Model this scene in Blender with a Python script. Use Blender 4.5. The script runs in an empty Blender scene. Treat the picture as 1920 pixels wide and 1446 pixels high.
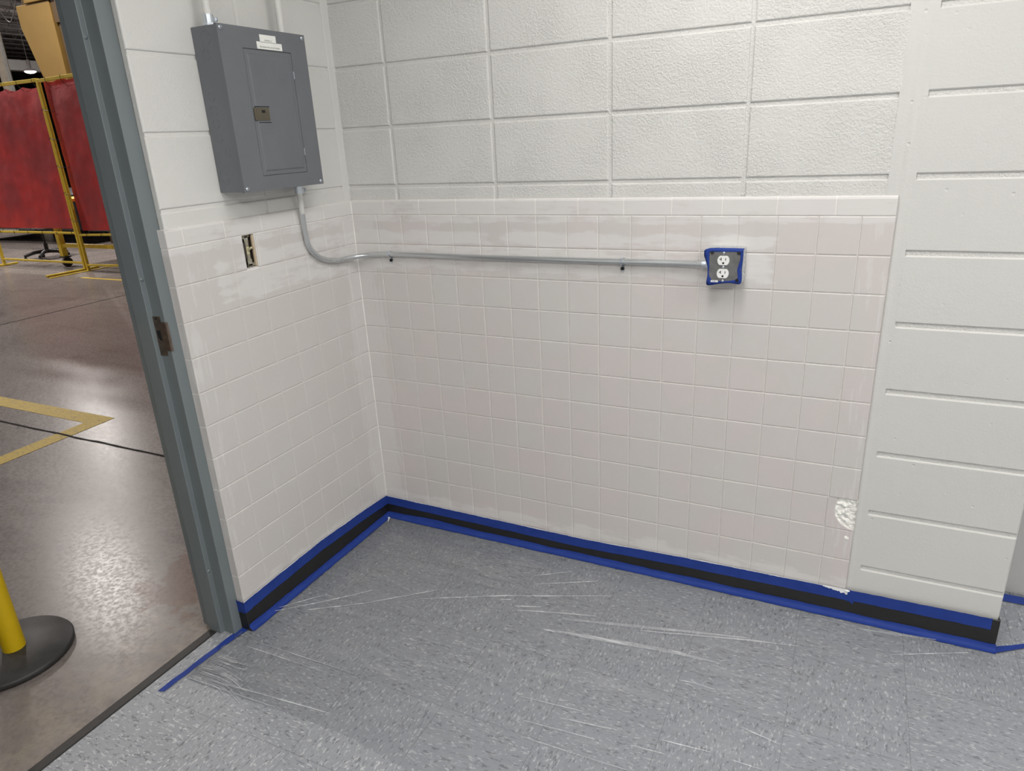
import bpy, bmesh, math, random
from mathutils import Vector, Matrix, noise as mnoise
random.seed(7)
scene = bpy.context.scene
COL = scene.collection

# ------------------------------------------------------------------ camera
CAM = (1.743, -2.185, 1.5754)
cd = bpy.data.cameras.new('camera'); cd.sensor_width = 36.0; cd.lens = 1301.5/1920*36.0
cd.clip_start = 0.02; cd.clip_end = 200
cam = bpy.data.objects.new('camera', cd); COL.objects.link(cam)
RR = ((0.9005, 0.4323, -0.0480), (0.1059, -0.3249, -0.9398), (-0.4219, 0.8412, -0.3383))
_r, _d, _f = [Vector(v).normalized() for v in RR]
_m = Matrix((_r, -_d, -_f)).transposed().to_4x4(); _m.translation = Vector(CAM)
cam.matrix_world = _m
scene.camera = cam

# ------------------------------------------------------------------ world, lights, exposure
w = bpy.data.worlds.new('world'); scene.world = w; w.use_nodes = True
w.node_tree.nodes['Background'].inputs[0].default_value = (0.75, 0.8, 0.9, 1)
w.node_tree.nodes['Background'].inputs[1].default_value = 0.03
scene.view_settings.view_transform = 'Standard'; scene.view_settings.look = 'None'
scene.view_settings.gamma = 1.0; scene.view_settings.use_curve_mapping = False
scene.view_settings.exposure = -0.21

def area(name, loc, sx, sy, power, color, disc=False, spread=180, rot=None):
    l = bpy.data.lights.new(name, 'AREA'); l.energy = power; l.color = color
    l.shape = 'DISK' if disc else 'RECTANGLE'; l.size = sx
    if not disc: l.size_y = sy
    l.spread = math.radians(spread)
    o = bpy.data.objects.new(name, l); COL.objects.link(o); o.location = loc
    if rot: o.rotation_euler = rot
    return o
ROOM = (1.0, 0.985, 0.95)
area('troffer_lamp', (1.40, -0.98, 2.70), 0.32, 1.2, 25, ROOM)
area('troffer_lamp', (3.35, -0.95, 2.70), 1.2, 0.6, 34, ROOM)
area('troffer_lamp', (1.45, -2.85, 2.70), 1.2, 0.6, 47, ROOM)
area('troffer_lamp', (3.35, -2.85, 2.70), 1.2, 0.6, 34, ROOM)
HB = (1.0, 0.945, 0.90)
area('high_bay_lamp', (-10.0, 4.2, 6.0), 0.6, 0, 430, HB, True)
area('high_bay_lamp', (-6.5, -3.0, 6.0), 0.5, 0, 170, HB, True)
area('high_bay_lamp', (-17.0, 9.0, 6.0), 0.5, 0, 700, HB, True)
area('high_bay_lamp', (-17.0, 0.0, 6.0), 0.5, 0, 600, HB, True)
for _x, _y in ((-14.0, 6.0), (-22.0, 10.0), (-24.0, 18.0)): area('added_roof_fill', (_x, _y, 5.2), 0.6, 0, 260, HB, True, rot=(math.pi, 0, 0))  # upward lamps added to brighten the factory roof
area('high_bay_lamp', (-6.5, 11.0, 6.0), 0.5, 0, 600, HB, True)

# ------------------------------------------------------------------ helpers
def tag(o, label=None, cat=None, group=None, kind=None):
    if label: o['label'] = label
    if cat: o['category'] = cat
    if group: o['group'] = group
    if kind: o['kind'] = kind
    return o
def thing(name, label, cat, loc=(0, 0, 0), group=None, kind=None):
    o = bpy.data.objects.new(name, None); COL.objects.link(o); o.location = loc
    o.empty_display_size = 0.05
    return tag(o, label, cat, group, kind)

class MB:
    """collects shapes, then links them as one mesh object"""
    def __init__(s):
        s.bm = bmesh.new(); s.col = s.bm.loops.layers.float_color.new('tint'); s.m = 0; s.t = (0.5, 0.5, 0.5, 1)
    def face(s, pts, smooth=False):
        f = s.bm.faces.new([s.bm.verts.new(p) for p in pts]); f.material_index = s.m; f.smooth = smooth
        for l in f.loops: l[s.col] = s.t
        return f
    def _fin(s, faces, smooth=False):
        for f in faces:
            f.material_index = s.m; f.smooth = smooth
            for l in f.loops: l[s.col] = s.t
    def box(s, a, b, bev=0.0, seg=2, mat=None):
        c = [(a[i]+b[i])/2 for i in range(3)]; d = [abs(b[i]-a[i]) for i in range(3)]
        n0 = set(s.bm.faces)
        M = Matrix.Translation(c) @ Matrix.Diagonal((*d, 1))
        if mat is not None: M = mat @ M
        r = bmesh.ops.create_cube(s.bm, size=1, matrix=M)
        if bev > 0:
            es = {e for v in r['verts'] for e in v.link_edges}
            bmesh.ops.bevel(s.bm, geom=list(es), offset=bev, segments=seg, affect='EDGES', profile=0.5)
        s._fin([f for f in s.bm.faces if f not in n0]); return s
    def cyl(s, a, b, r, r2=None, n=20, cap=True, smooth=True):
        return s.tube([a, b], r, n=n, radii=[r, r if r2 is None else r2], cap=cap, smooth=smooth)
    def tube(s, path, r, n=14, radii=None, cap=True, smooth=True):
        P = [Vector(p) for p in path]; rings = []
        t0 = (P[1]-P[0]).normalized()
        up = Vector((0, 0, 1)) if abs(t0.z) < 0.9 else Vector((1, 0, 0))
        nrm = (up - t0*up.dot(t0)).normalized()
        for i, p in enumerate(P):
            t = (P[min(i+1, len(P)-1)]-P[max(i-1, 0)]).normalized()
            nrm = (nrm - t*nrm.dot(t)).normalized(); bi = t.cross(nrm)
            rr = radii[i] if radii else r
            rings.append([s.bm.verts.new(p + (nrm*math.cos(2*math.pi*k/n) + bi*math.sin(2*math.pi*k/n))*rr) for k in range(n)])
        fs = []
        for a, b in zip(rings, rings[1:]):
            for k in range(n):
                f = s.bm.faces.new((a[k], a[(k+1) % n], b[(k+1) % n], b[k])); fs.append(f)
        s._fin(fs, smooth)
        if cap:
            s.ends(rings)
        return s
    def ends(s, rings):
        a = [s.bm.verts.new(v.co) for v in reversed(rings[0])]; b = [s.bm.verts.new(v.co) for v in rings[-1]]
        s._fin([s.bm.faces.new(a), s.bm.faces.new(b)])
    def lathe(s, prof, c, n=40, smooth=True):
        rings = [[s.bm.verts.new((c[0]+r*math.cos(2*math.pi*k/n), c[1]+r*math.sin(2*math.pi*k/n), c[2]+z)) for k in range(n)] for r, z in prof]
        fs = []
        for a, b in zip(rings, rings[1:]):
            for k in range(n): fs.append(s.bm.faces.new((a[k], a[(k+1) % n], b[(k+1) % n], b[k])))
        s._fin(fs, smooth)
        s.ends(rings); return s
    def prism(s, poly, f0, f1, bev=0.0):
        """poly: 2-D points; f0/f1 map a 2-D point to 3-D for the two ends"""
        n0 = set(s.bm.faces)
        A = [s.bm.verts.new(f0(p)) for p in poly]; B = [s.bm.verts.new(f1(p)) for p in poly]
        n = len(poly)
        s.bm.faces.new(A); s.bm.faces.new(list(reversed(B)))
        for k in range(n): s.bm.faces.new((A[k], B[k], B[(k+1) % n], A[(k+1) % n]))
        if bev > 0:
            es = {e for v in A+B for e in v.link_edges}
            bmesh.ops.bevel(s.bm, geom=list(es), offset=bev, segments=2, affect='EDGES', profile=0.5)
        s._fin([f for f in s.bm.faces if f not in n0]); return s
    def grid(s, nu, nv, fn, smooth=True):
        V = [[s.bm.verts.new(fn(i/nu, j/nv)) for j in range(nv+1)] for i in range(nu+1)]
        fs = [s.bm.faces.new((V[i][j], V[i+1][j], V[i+1][j+1], V[i][j+1])) for i in range(nu) for j in range(nv)]
        s._fin(fs, smooth); return s
    def build(s, name, mats, parent=None, fix=True):
        if fix: bmesh.ops.recalc_face_normals(s.bm, faces=s.bm.faces)
        me = bpy.data.meshes.new(name); s.bm.to_mesh(me); s.bm.free()
        for m in (mats if isinstance(mats, (list, tuple)) else [mats]): me.materials.append(m)
        o = bpy.data.objects.new(name, me); COL.objects.link(o)
        if parent:
            o.parent = parent; o.matrix_parent_inverse = Matrix.Translation(parent.location).inverted() if parent.type == 'EMPTY' else Matrix()
        return o
def struct(o): o['kind'] = 'structure'; return o
def catmull(P, n=8):
    P = [Vector(p) for p in P]; out = []
    for i in range(len(P)-1):
        a = P[max(i-1, 0)]; b = P[i]; c = P[i+1]; d = P[min(i+2, len(P)-1)]
        for k in range(n):
            t = k/n
            out.append(0.5*((2*b)+(c-a)*t+(2*a-5*b+4*c-d)*t*t+(3*b-a-3*c+d)*t**3))
    out.append(P[-1]); return out

# ------------------------------------------------------------------ materials
def srgb(r, g, b):
    f = lambda c: (c/12.92 if c <= 0.04045 else ((c+0.055)/1.055)**2.4)
    return (f(r/255), f(g/255), f(b/255), 1)
class NT:
    def __init__(s, name):
        s.mat = bpy.data.materials.new(name); s.mat.use_nodes = True
        s.t = s.mat.node_tree; s.b = s.t.nodes['Principled BSDF']; s.out = s.t.nodes['Material Output']
        s.co = s.n('ShaderNodeTexCoord').outputs['Object']
    def n(s, typ, **k):
        nd = s.t.nodes.new(typ)
        for a, v in k.items(): setattr(nd, a, v)
        return nd
    def put(s, sock, v):
        if hasattr(v, 'is_output') or isinstance(v, bpy.types.NodeSocket): s.t.links.new(v, sock)
        else: sock.default_value = v
    def math(s, op, a, b=0.0, c=None, clamp=False):
        nd = s.n('ShaderNodeMath', operation=op, use_clamp=clamp); s.put(nd.inputs[0], a); s.put(nd.inputs[1], b)
        if c is not None: s.put(nd.inputs[2], c)
        return nd.outputs[0]
    def ramp(s, v, a, b, smooth=True):
        nd = s.n('ShaderNodeMapRange', clamp=True); nd.interpolation_type = 'SMOOTHSTEP' if smooth else 'LINEAR'
        s.put(nd.inputs[0], v); nd.inputs[1].default_value = a; nd.inputs[2].default_value = b
        nd.inputs[3].default_value = 0; nd.inputs[4].default_value = 1; return nd.outputs[0]
    def ramp2(s, v, a, b):          # falling, a < b
        return s.math('SUBTRACT', 1.0, s.ramp(v, a, b))
    def mix(s, f, a, b):
        nd = s.n('ShaderNodeMix', data_type='RGBA'); s.put(nd.inputs[0], f); s.put(nd.inputs[6], a); s.put(nd.inputs[7], b); return nd.outputs[2]
    def scale(s, k, v=None):
        nd = s.n('ShaderNodeVectorMath', operation='MULTIPLY'); s.put(nd.inputs[0], v if v is not None else s.co); nd.inputs[1].default_value = k; return nd.outputs[0]
    def noise(s, sc, det=3, rough=0.5, vec=None, dist=0.0):
        nd = s.n('ShaderNodeTexNoise'); s.put(nd.inputs['Vector'], vec if vec is not None else s.co)
        nd.inputs['Scale'].default_value = sc; nd.inputs['Detail'].default_value = det; nd.inputs['Roughness'].default_value = rough
        nd.inputs['Distortion'].default_value = dist; return nd.outputs['Fac']
    def voro(s, sc, vec=None, feat='F1', out='Distance', rnd=1.0):
        nd = s.n('ShaderNodeTexVoronoi', feature=feat); s.put(nd.inputs['Vector'], vec if vec is not None else s.co)
        nd.inputs['Scale'].default_value = sc; nd.inputs['Randomness'].default_value = rnd; return nd.outputs[out]
    def xyz(s, v=None):
        nd = s.n('ShaderNodeSeparateXYZ'); s.put(nd.inputs[0], v if v is not None else s.co); return nd.outputs
    def bump(s, h, dist=0.001, st=1.0, nrm=None):
        nd = s.n('ShaderNodeBump'); nd.inputs['Strength'].default_value = st; nd.inputs['Distance'].default_value = dist
        s.put(nd.inputs['Height'], h)
        if nrm is not None: s.put(nd.inputs['Normal'], nrm)
        return nd.outputs[0]
    def set(s, col=None, rough=None, metal=None, normal=None, spec=None, **k):
        if col is not None: s.put(s.b.inputs['Base Color'], col)
        if rough is not None: s.put(s.b.inputs['Roughness'], rough)
        if metal is not None: s.b.inputs['Metallic'].default_value = metal
        if normal is not None: s.put(s.b.inputs['Normal'], normal)
        if spec is not None: s.b.inputs['Specular IOR Level'].default_value = spec
        return s.mat
def simple(name, c, rough=0.5, metal=0.0, var=0.08, sc=30, bump=0.0, bsc=300):
    t = NT(name); n = t.noise(sc, 4)
    dark = tuple(x*(1-var*2) for x in c[:3])+(1,); lite = tuple(min(1, x*(1+var*2)) for x in c[:3])+(1,)
    kw = {}
    if bump > 0: kw['normal'] = t.bump(t.noise(bsc, 3), bump, 0.6)
    return t.set(t.mix(n, dark, lite), rough, metal, **kw)

def block_mat(name, lump, pits, c):
    t = NT(name)
    big = t.ramp(t.noise(5, 2), 0.35, 0.65)
    n1 = t.noise(175, 4, 0.6); n2 = t.noise(520, 2)
    worm = t.ramp(n1, 0.40, 0.62, False)
    h = t.math('MULTIPLY', worm, t.math('MULTIPLY_ADD', big, 0.45, 0.55))
    h = t.math('MULTIPLY', h, lump)
    h = t.math('MULTIPLY_ADD', n2, 0.18*lump+0.05, h)
    pv = t.voro(26); pn = t.ramp(t.noise(9, 2), 0.5, 0.62)
    pit = t.math('MULTIPLY', t.ramp2(pv, 0.05, 0.13), pn)
    h = t.math('MULTIPLY_ADD', pit, -pits, h)
    col = t.mix(t.noise(3, 3), tuple(x*0.97 for x in c[:3])+(1,), tuple(min(1, x*1.03) for x in c[:3])+(1,))
    return t.set(col, 0.42, normal=t.bump(h, 0.0011, 1.0))
WALLC = (0.640, 0.632, 0.612, 1)
M_BLOCK = block_mat('block_paint_rough', 1.0, 0.5, WALLC)
M_BLOCK2 = block_mat('block_paint_smooth', 0.15, 0.9, (0.60, 0.594, 0.575, 1))
M_BLOCK3 = block_mat('block_paint_left', 0.3, 0.8, (0.640, 0.633, 0.612, 1))

def tile_mat(name, axis, umax):
    t = NT(name); X = t.xyz(); u = X[0] if axis == 'x' else t.math('MULTIPLY', X[1], -1.0); z = X[2]
    hstr = t.noise(1.0, 5, 0.62, t.scale((9, 9, 60) if axis == 'x' else (9, 9, 60)))
    big = t.noise(7.0, 4, 0.6); fine = t.noise(55, 3)
    k = (60, 60, 6); vstr = t.noise(1.0, 4, 0.6, t.scale(k))
    # brushed primer: zones where the painter cut in, broken up by noise
    cap_ = t.math('MULTIPLY', t.ramp(z, 1.312, 1.322), 0.72)
    row0 = t.math('MULTIPLY', t.ramp(z, 1.205, 1.225), 0.66)
    gap = t.math('MULTIPLY', t.ramp(z, 1.25, 1.275), t.ramp2(z, 1.285, 1.305))
    row0 = t.math('MULTIPLY_ADD', gap, -0.32, row0)
    row1 = t.math('MULTIPLY', t.math('MULTIPLY', t.ramp(z, 1.085, 1.135), t.ramp2(z, 1.205, 1.215)), 0.62)
    far = t.ramp2(u, 1.50, 1.60) if axis == 'x' else t.ramp2(u, 0.66, 0.72)
    low_ = t.math('MULTIPLY', t.math('MAXIMUM', t.math('MULTIPLY', row0, t.ramp2(z, 1.30, 1.325)), row1), far)
    top = t.math('MAXIMUM', cap_, t.math('MAXIMUM', low_, t.math('MULTIPLY', t.ramp(z, 1.275, 1.31), 0.62)))
    bot = t.ramp2(z, 0.13, 0.20); cor = t.ramp2(u, 0.04, 0.14)
    hz = t.math('MAXIMUM', top, t.math('MULTIPLY', bot, 0.62))
    e1 = t.math('MULTIPLY_ADD', t.math('SUBTRACT', hstr, 0.5), 1.0, t.math('MULTIPLY', t.math('SUBTRACT', big, 0.5), 1.1))
    m1 = t.ramp(t.math('ADD', hz, e1), 0.42, 0.66)
    e2 = t.math('MULTIPLY_ADD', t.math('SUBTRACT', vstr, 0.5), 1.8, t.math('MULTIPLY', t.math('SUBTRACT', big, 0.5), 1.0))
    edge = t.ramp(u, umax-0.14, umax-0.03)
    m2 = t.ramp(t.math('ADD', t.math('MAXIMUM', cor, t.math('MULTIPLY', edge, 0.45)), e2), 0.48, 0.62)
    m = t.math('MAXIMUM', m1, t.math('MULTIPLY', m2, 0.6))
    tint = t.n('ShaderNodeAttribute', attribute_name='tint').outputs['Fac']
    base = t.mix(t.math('MULTIPLY_ADD', t.ramp(t.noise(4.5, 2), 0.42, 0.62), 0.65 if axis == 'x' else 0.25, t.math('MULTIPLY', tint, 0.28 if axis == 'x' else 0.15)),
                 (0.578, 0.555, 0.538, 1), (0.600, 0.545, 0.538, 1))
    base = t.mix(t.math('MULTIPLY', t.ramp(fine, 0.5, 0.75), 0.18), base, (0.62, 0.60, 0.575, 1))
    prim = t.mix(hstr, (0.645, 0.625, 0.612, 1), (0.71, 0.693, 0.68, 1))
    col = t.mix(t.math('MULTIPLY', m, 0.72), base, prim)
    bh = t.math('MULTIPLY_ADD', hstr, 0.35, t.math('MULTIPLY', t.noise(350, 2), 0.5))
    return t.set(col, t.math('MULTIPLY_ADD', m, 0.12, 0.38), normal=t.bump(bh, 0.0004, 0.8))
M_TILE_B = tile_mat('tile_glaze_back', 'x', 1.84)
M_TILE_L = tile_mat('tile_glaze_left', 'y', 0.831)
M_GROUT = simple('primed_grout', (0.74, 0.715, 0.69, 1), 0.6, 0, 0.04, 60)
M_PLASTER = simple('raw_plaster', (0.86, 0.845, 0.80, 1), 0.85, 0, 0.10, 60, 0.003, 160)

def vct():
    t = NT('vinyl_floor_tile'); X = t.xyz(); T = 0.305
    a = t.math('DIVIDE', t.math('ADD', X[0], -0.186+T*20), T); b = t.math('DIVIDE', t.math('ADD', X[1], 0.865+T*20), T)
    fa = t.math('FLOOR', a); fb = t.math('FLOOR', b)
    par = t.math('MODULO', t.math('ADD', fa, fb), 2.0)
    # per-tile offset so neighbours do not share chips
    off = t.n('ShaderNodeCombineXYZ'); t.put(off.inputs[2], t.math('MULTIPLY_ADD', fa, 3.7, t.math('MULTIPLY', fb, 1.9)))
    ad = t.n('ShaderNodeVectorMath', operation='ADD'); t.put(ad.inputs[0], t.co); t.put(ad.inputs[1], off.outputs[0])
    def chips(k, seed):
        v = t.scale(k, ad.outputs[0]); o = t.n('ShaderNodeVectorMath', operation='ADD'); t.put(o.inputs[0], v); o.inputs[1].default_value = (seed, seed*2, 0)
        return t.noise(1.0, 2, 0.55, o.outputs[0], 0.4)
    def both(seed, s1, s2):
        p = chips((s1, s2, 1), seed); q = chips((s2, s1, 1), seed); nd = t.n('ShaderNodeMix'); t.put(nd.inputs[0], par); t.put(nd.inputs[2], p); t.put(nd.inputs[3], q); return nd.outputs[0]
    n1 = both(0.0, 158, 64); n2 = both(31.0, 138, 56); n3 = both(77.0, 100, 30)
    base = t.mix(n3, (0.243, 0.254, 0.277, 1), (0.300, 0.311, 0.336, 1))
    c = t.mix(t.math('MULTIPLY', t.ramp(n1, 0.57, 0.67), 0.70), base, (0.54, 0.545, 0.555, 1))
    c = t.mix(t.math('MULTIPLY', t.ramp2(n2, 0.33, 0.43), 0.70), c, (0.11, 0.115, 0.125, 1))
    ga = t.math('FRACT', a); gb = t.math('FRACT', b)
    da = t.math('MINIMUM', ga, t.math('SUBTRACT', 1.0, ga)); db = t.math('MINIMUM', gb, t.math('SUBTRACT', 1.0, gb))
    seam = t.ramp2(t.math('MINIMUM', da, db), 0.0015, 0.0045)
    c = t.mix(t.math('MULTIPLY', seam, 0.5), c, (0.08, 0.085, 0.095, 1))
    r = t.math('MULTIPLY_ADD', t.noise(6, 3), 0.15, 0.40)
    return t.set(c, r, normal=t.bump(t.noise(160, 2), 0.0004, 0.35))
M_VCT = vct()

def concrete():
    t = NT('worn_concrete'); X = t.xyz()
    a = t.noise(1.1, 6, 0.62); b = t.noise(1.0, 6, 0.65, t.scale((1.6, 5.5, 5)), 0.6); f = t.noise(45, 4, 0.65)
    c = t.mix(t.ramp(t.math('MULTIPLY_ADD', a, 0.5, t.math('MULTIPLY', t.noise(30, 6, 0.75), 0.5)), 0.34, 0.66), (0.190, 0.163, 0.152, 1), (0.250, 0.220, 0.207, 1))
    c = t.mix(t.math('MULTIPLY', t.ramp(b, 0.50, 0.68), 0.6), c, (0.125, 0.102, 0.096, 1))
    c = t.mix(t.math('MULTIPLY', t.ramp(f, 0.54, 0.70), 0.5), c, (0.10, 0.085, 0.078, 1))
    sc_ = t.math('MULTIPLY', t.ramp(t.noise(11, 7, 0.8, dist=0.8), 0.55, 0.66), t.ramp(t.noise(1.7, 3), 0.42, 0.6))
    c = t.mix(t.math('MULTIPLY', sc_, 0.55), c, (0.075, 0.062, 0.056, 1))
    # rust-red remains of old floor paint beside the jamb
    dx = t.math('ADD', X[0], 0.42); dy = t.math('ADD', X[1], 0.62)
    d = t.math('SQRT', t.math('MULTIPLY_ADD', t.math('MULTIPLY', dx, dx), 1.6, t.math('MULTIPLY', dy, dy)))
    red = t.ramp2(t.math('MULTIPLY_ADD', t.math('SUBTRACT', t.noise(9, 6, 0.65), 0.5), 0.50, d), 0.25, 0.275)
    c = t.mix(t.math('MULTIPLY', red, 0.85), c, (0.165, 0.098, 0.078, 1))
    # dust beside the threshold
    dust = t.math('MULTIPLY', t.ramp(X[0], -0.55, -0.15), t.ramp(t.noise(12, 5, 0.7), 0.38, 0.66))
    c = t.mix(t.math('MULTIPLY', dust, 0.5), c, (0.30, 0.26, 0.20, 1))
    r = t.math('MULTIPLY_ADD', t.ramp(t.noise(60, 5, 0.7), 0.35, 0.7), 0.10, 0.24)
    h = t.math('ADD', t.noise(60, 5, 0.7), t.math('MULTIPLY', t.noise(9, 3), 0.15))
    return t.set(c, r, normal=t.bump(h, 0.0002, 0.5), spec=0.16)
M_CONC = concrete()
M_JOINT = simple('joint_sealant', (0.012, 0.010, 0.009, 1), 0.95)
def worn_yellow():
    t = NT('worn_yellow_floor_paint'); n = t.noise(1.0, 6, 0.7, t.scale((14, 22, 1)), 1.5)
    wr = t.ramp(t.noise(1.0, 3, 0.6, t.scale((9, 25, 1)), 2.0), 0.475, 0.492); wr2 = t.ramp2(t.noise(1.0, 3, 0.6, t.scale((9, 25, 1)), 2.0), 0.512, 0.53)
    crack = t.math('MULTIPLY', wr, wr2)
    c = t.mix(n, (0.62, 0.44, 0.060, 1), (0.76, 0.55, 0.095, 1))
    c = t.mix(t.math('MULTIPLY', crack, 0.55), c, (0.16, 0.12, 0.08, 1))
    return t.set(c, 0.55, spec=0.2)
M_YLINE = worn_yellow()

def tape():
    t = NT('blue_masking_tape'); n = t.noise(18, 4); X = t.xyz()
    c = t.mix(n, (0.013, 0.034, 0.200, 1), (0.023, 0.054, 0.275, 1))
    cr = t.noise(1.0, 4, 0.6, t.scale((60, 60, 300)))
    return t.set(c, 0.6, spec=0.2, normal=t.bump(cr, 0.0006, 0.4))
M_TAPE = tape()
M_WPAINT = simple('fresh_white_paint', (0.82, 0.82, 0.83, 1), 0.4, 0, 0.04, 80)
M_BASE = simple('black_vinyl_base', (0.012, 0.0115, 0.011, 1), 0.42, 0, 0.15, 20)
M_RUBBER = simple('black_rubber', (0.018, 0.017, 0.017, 1), 0.5, 0, 0.2, 40, 0.001, 200)
def frame_paint():
    t = NT('blue_grey_gloss_paint'); n = t.noise(8, 4)
    c = t.mix(n, (0.150, 0.173, 0.182, 1), (0.178, 0.204, 0.214, 1))
    return t.set(c, 0.34, normal=t.bump(t.noise(25, 3), 0.0008, 0.4))
M_FRAME = frame_paint()
M_STRIKE = simple('tarnished_bronze', (0.17, 0.13, 0.105, 1), 0.42, 0.75, 0.3, 60)
M_BLACK = simple('black_void', (0.006, 0.006, 0.006, 1), 0.8)
M_PANEL = simple('panel_grey_enamel', (0.136, 0.143, 0.158, 1), 0.40, 0.0, 0.05, 12, 0.0006, 260)
M_PANEL_L = simple('panel_latch_bronze', (0.105, 0.09, 0.062, 1), 0.45, 0.2, 0.1)
M_LABEL = simple('white_label', (0.80, 0.80, 0.77, 1), 0.45, 0, 0.03)
M_INK = simple('label_ink', (0.12, 0.12, 0.115, 1), 0.6)
def galv():
    t = NT('galvanised_steel'); s = t.noise(14, 2)
    c = t.mix(s, (0.58, 0.605, 0.62, 1), (0.65, 0.675, 0.69, 1))
    return t.set(c, t.math('MULTIPLY_ADD', s, 0.04, 0.26), 0.9)
M_GALV = galv()
M_ZINC = simple('zinc_plated_steel', (0.62, 0.66, 0.72, 1), 0.28, 0.9, 0.1)
M_COVER = simple('steel_cover_plate', (0.20, 0.20, 0.20, 1), 0.38, 0.6, 0.2, 50)
M_WHITEP = simple('white_plastic', (0.80, 0.80, 0.79, 1), 0.35, 0, 0.02)
M_IVORY = simple('ivory_plastic', (0.62, 0.56, 0.36, 1), 0.4, 0, 0.06)
M_YOKE = simple('old_steel_yoke', (0.36, 0.34, 0.26, 1), 0.5, 0.4, 0.35, 160)
M_DIRTY = simple('dirty_switch_body', (0.055, 0.042, 0.035, 1), 0.6, 0, 0.5, 150)
M_WOOD = simple('raw_plaster_edge', (0.55, 0.44, 0.31, 1), 0.8, 0, 0.15, 60)
M_YEL = simple('safety_yellow_enamel', (0.74, 0.54, 0.050, 1), 0.42, 0, 0.12, 18)
M_YPOLE = simple('yellow_plastic_post', (0.64, 0.43, 0.004, 1), 0.45, 0, 0.08, 14, 0.001, 40)
M_SBASE = simple('black_rubber_disc', (0.032, 0.031, 0.031, 1), 0.55, 0, 0.25, 25, 0.001, 150)
def curtain_mat():
    t = NT('red_welding_vinyl'); n = t.noise(1.4, 4, 0.6)
    c = t.mix(t.ramp(n, 0.35, 0.7), (0.40, 0.045, 0.052, 1), (0.66, 0.042, 0.042, 1))
    return t.set(c, 0.5, normal=t.bump(t.noise(5, 3), 0.02, 0.3))
M_RED = curtain_mat()
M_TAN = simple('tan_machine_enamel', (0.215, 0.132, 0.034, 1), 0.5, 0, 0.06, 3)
M_BROWN_SHADE = simple('machine_shade_brown', (0.075, 0.045, 0.02, 1), 0.6, 0, 0.1, 4)  # shade on the machine's right side put into the colour; also darker upper box
M_DKSTEEL = simple('dark_roof_steel', (0.14, 0.125, 0.12, 1), 0.7, 0, 0.3, 2)
M_DECK = simple('grey_roof_deck', (0.36, 0.33, 0.32, 1), 0.8, 0, 0.3, 3)
M_LTBEAM = simple('pale_painted_beam', (0.42, 0.42, 0.41, 1), 0.6)
M_FWALL = simple('factory_wall_paint', (0.10, 0.095, 0.09, 1), 0.8, 0, 0.3, 1)
M_CREAM = simple('cream_wrapped_pipe', (0.42, 0.38, 0.31, 1), 0.6, 0, 0.12, 10)
M_CHBLK = simple('black_chair_plastic', (0.012, 0.012, 0.013, 1), 0.4)
M_PAINTW = simple('room_wall_paint', (0.62, 0.62, 0.60, 1), 0.6, 0, 0.03, 4)
M_CEIL = simple('ceiling_panel', (0.72, 0.72, 0.70, 1), 0.9, 0, 0.04, 40)
def emit(name, c, st):
    t = NT(name); t.b.inputs['Emission Color'].default_value = c; t.b.inputs['Emission Strength'].default_value = st
    return t.set((0.8, 0.8, 0.8, 1), 0.5)
M_LAMP = emit('lamp_glass', (1, 0.96, 0.88, 1), 9)
def film(name, haze, bumpd, col=(0.9, 0.91, 0.94, 1), gl=1.0):
    t = NT(name); T = t.t
    tr = t.n('ShaderNodeBsdfTransparent'); tr.inputs[0].default_value = (0.995, 0.996, 1, 1)
    gs = t.n('ShaderNodeBsdfGlossy'); gs.inputs['Roughness'].default_value = 0.16; gs.inputs[0].default_value = (0.95, 0.96, 1, 1)
    df = t.n('ShaderNodeBsdfDiffuse'); df.inputs[0].default_value = col
    v = t.scale((5.5, 30, 1)); wob = t.noise(1.0, 4, 0.6, v, 0.8)
    nrm = t.bump(wob, bumpd, 0.7); t.put(gs.inputs['Normal'], nrm)
    fr = t.n('ShaderNodeFresnel'); fr.inputs[0].default_value = 1.35; t.put(fr.inputs['Normal'], nrm)
    m1 = t.n('ShaderNodeMixShader'); t.put(m1.inputs[0], t.math('MULTIPLY', fr.outputs[0], gl)); t.put(m1.inputs[1], tr.outputs[0]); t.put(m1.inputs[2], gs.outputs[0])
    hz = t.math('MULTIPLY', t.math('MULTIPLY_ADD', t.ramp(wob, 0.45, 0.75), 1.0, 0.5), haze)
    m2 = t.n('ShaderNodeMixShader'); t.put(m2.inputs[0], hz); t.put(m2.inputs[1], m1.outputs[0]); t.put(m2.inputs[2], df.outputs[0])
    T.links.new(m2.outputs[0], t.out.inputs[0]); return t.mat
M_FILM = film('clear_plastic_film', 0.065, 0.003, (1, 1, 1, 1), gl=1.1)
M_FOLD = film('folded_plastic_film', 0.34, 0.002)
M_DRAPE = film('hanging_plastic_film', 0.42, 0.01, (0.62, 0.58, 0.60, 1))

# ------------------------------------------------------------------ large structure
FZ = 0.010                                   # vinyl floor level
o = struct(MB().box((-0.10, -4.2, -0.06), (5.0, 0.36, FZ)).build('floor', M_VCT))
o = struct(MB().box((-42, -15, -0.2), (-0.10, 26, 0.004)).build('floor', M_CONC))

P0 = 0.1095
CO = 0.2032
def B(u, h, z): return (u, -h, z)                    # back wall: h = height above the tile face plane
def L(u, h, z): return (h, -u, z)                    # left wall
def E(u, h, z): return (u, -0.831-h, z)              # end face of the left wall

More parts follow.
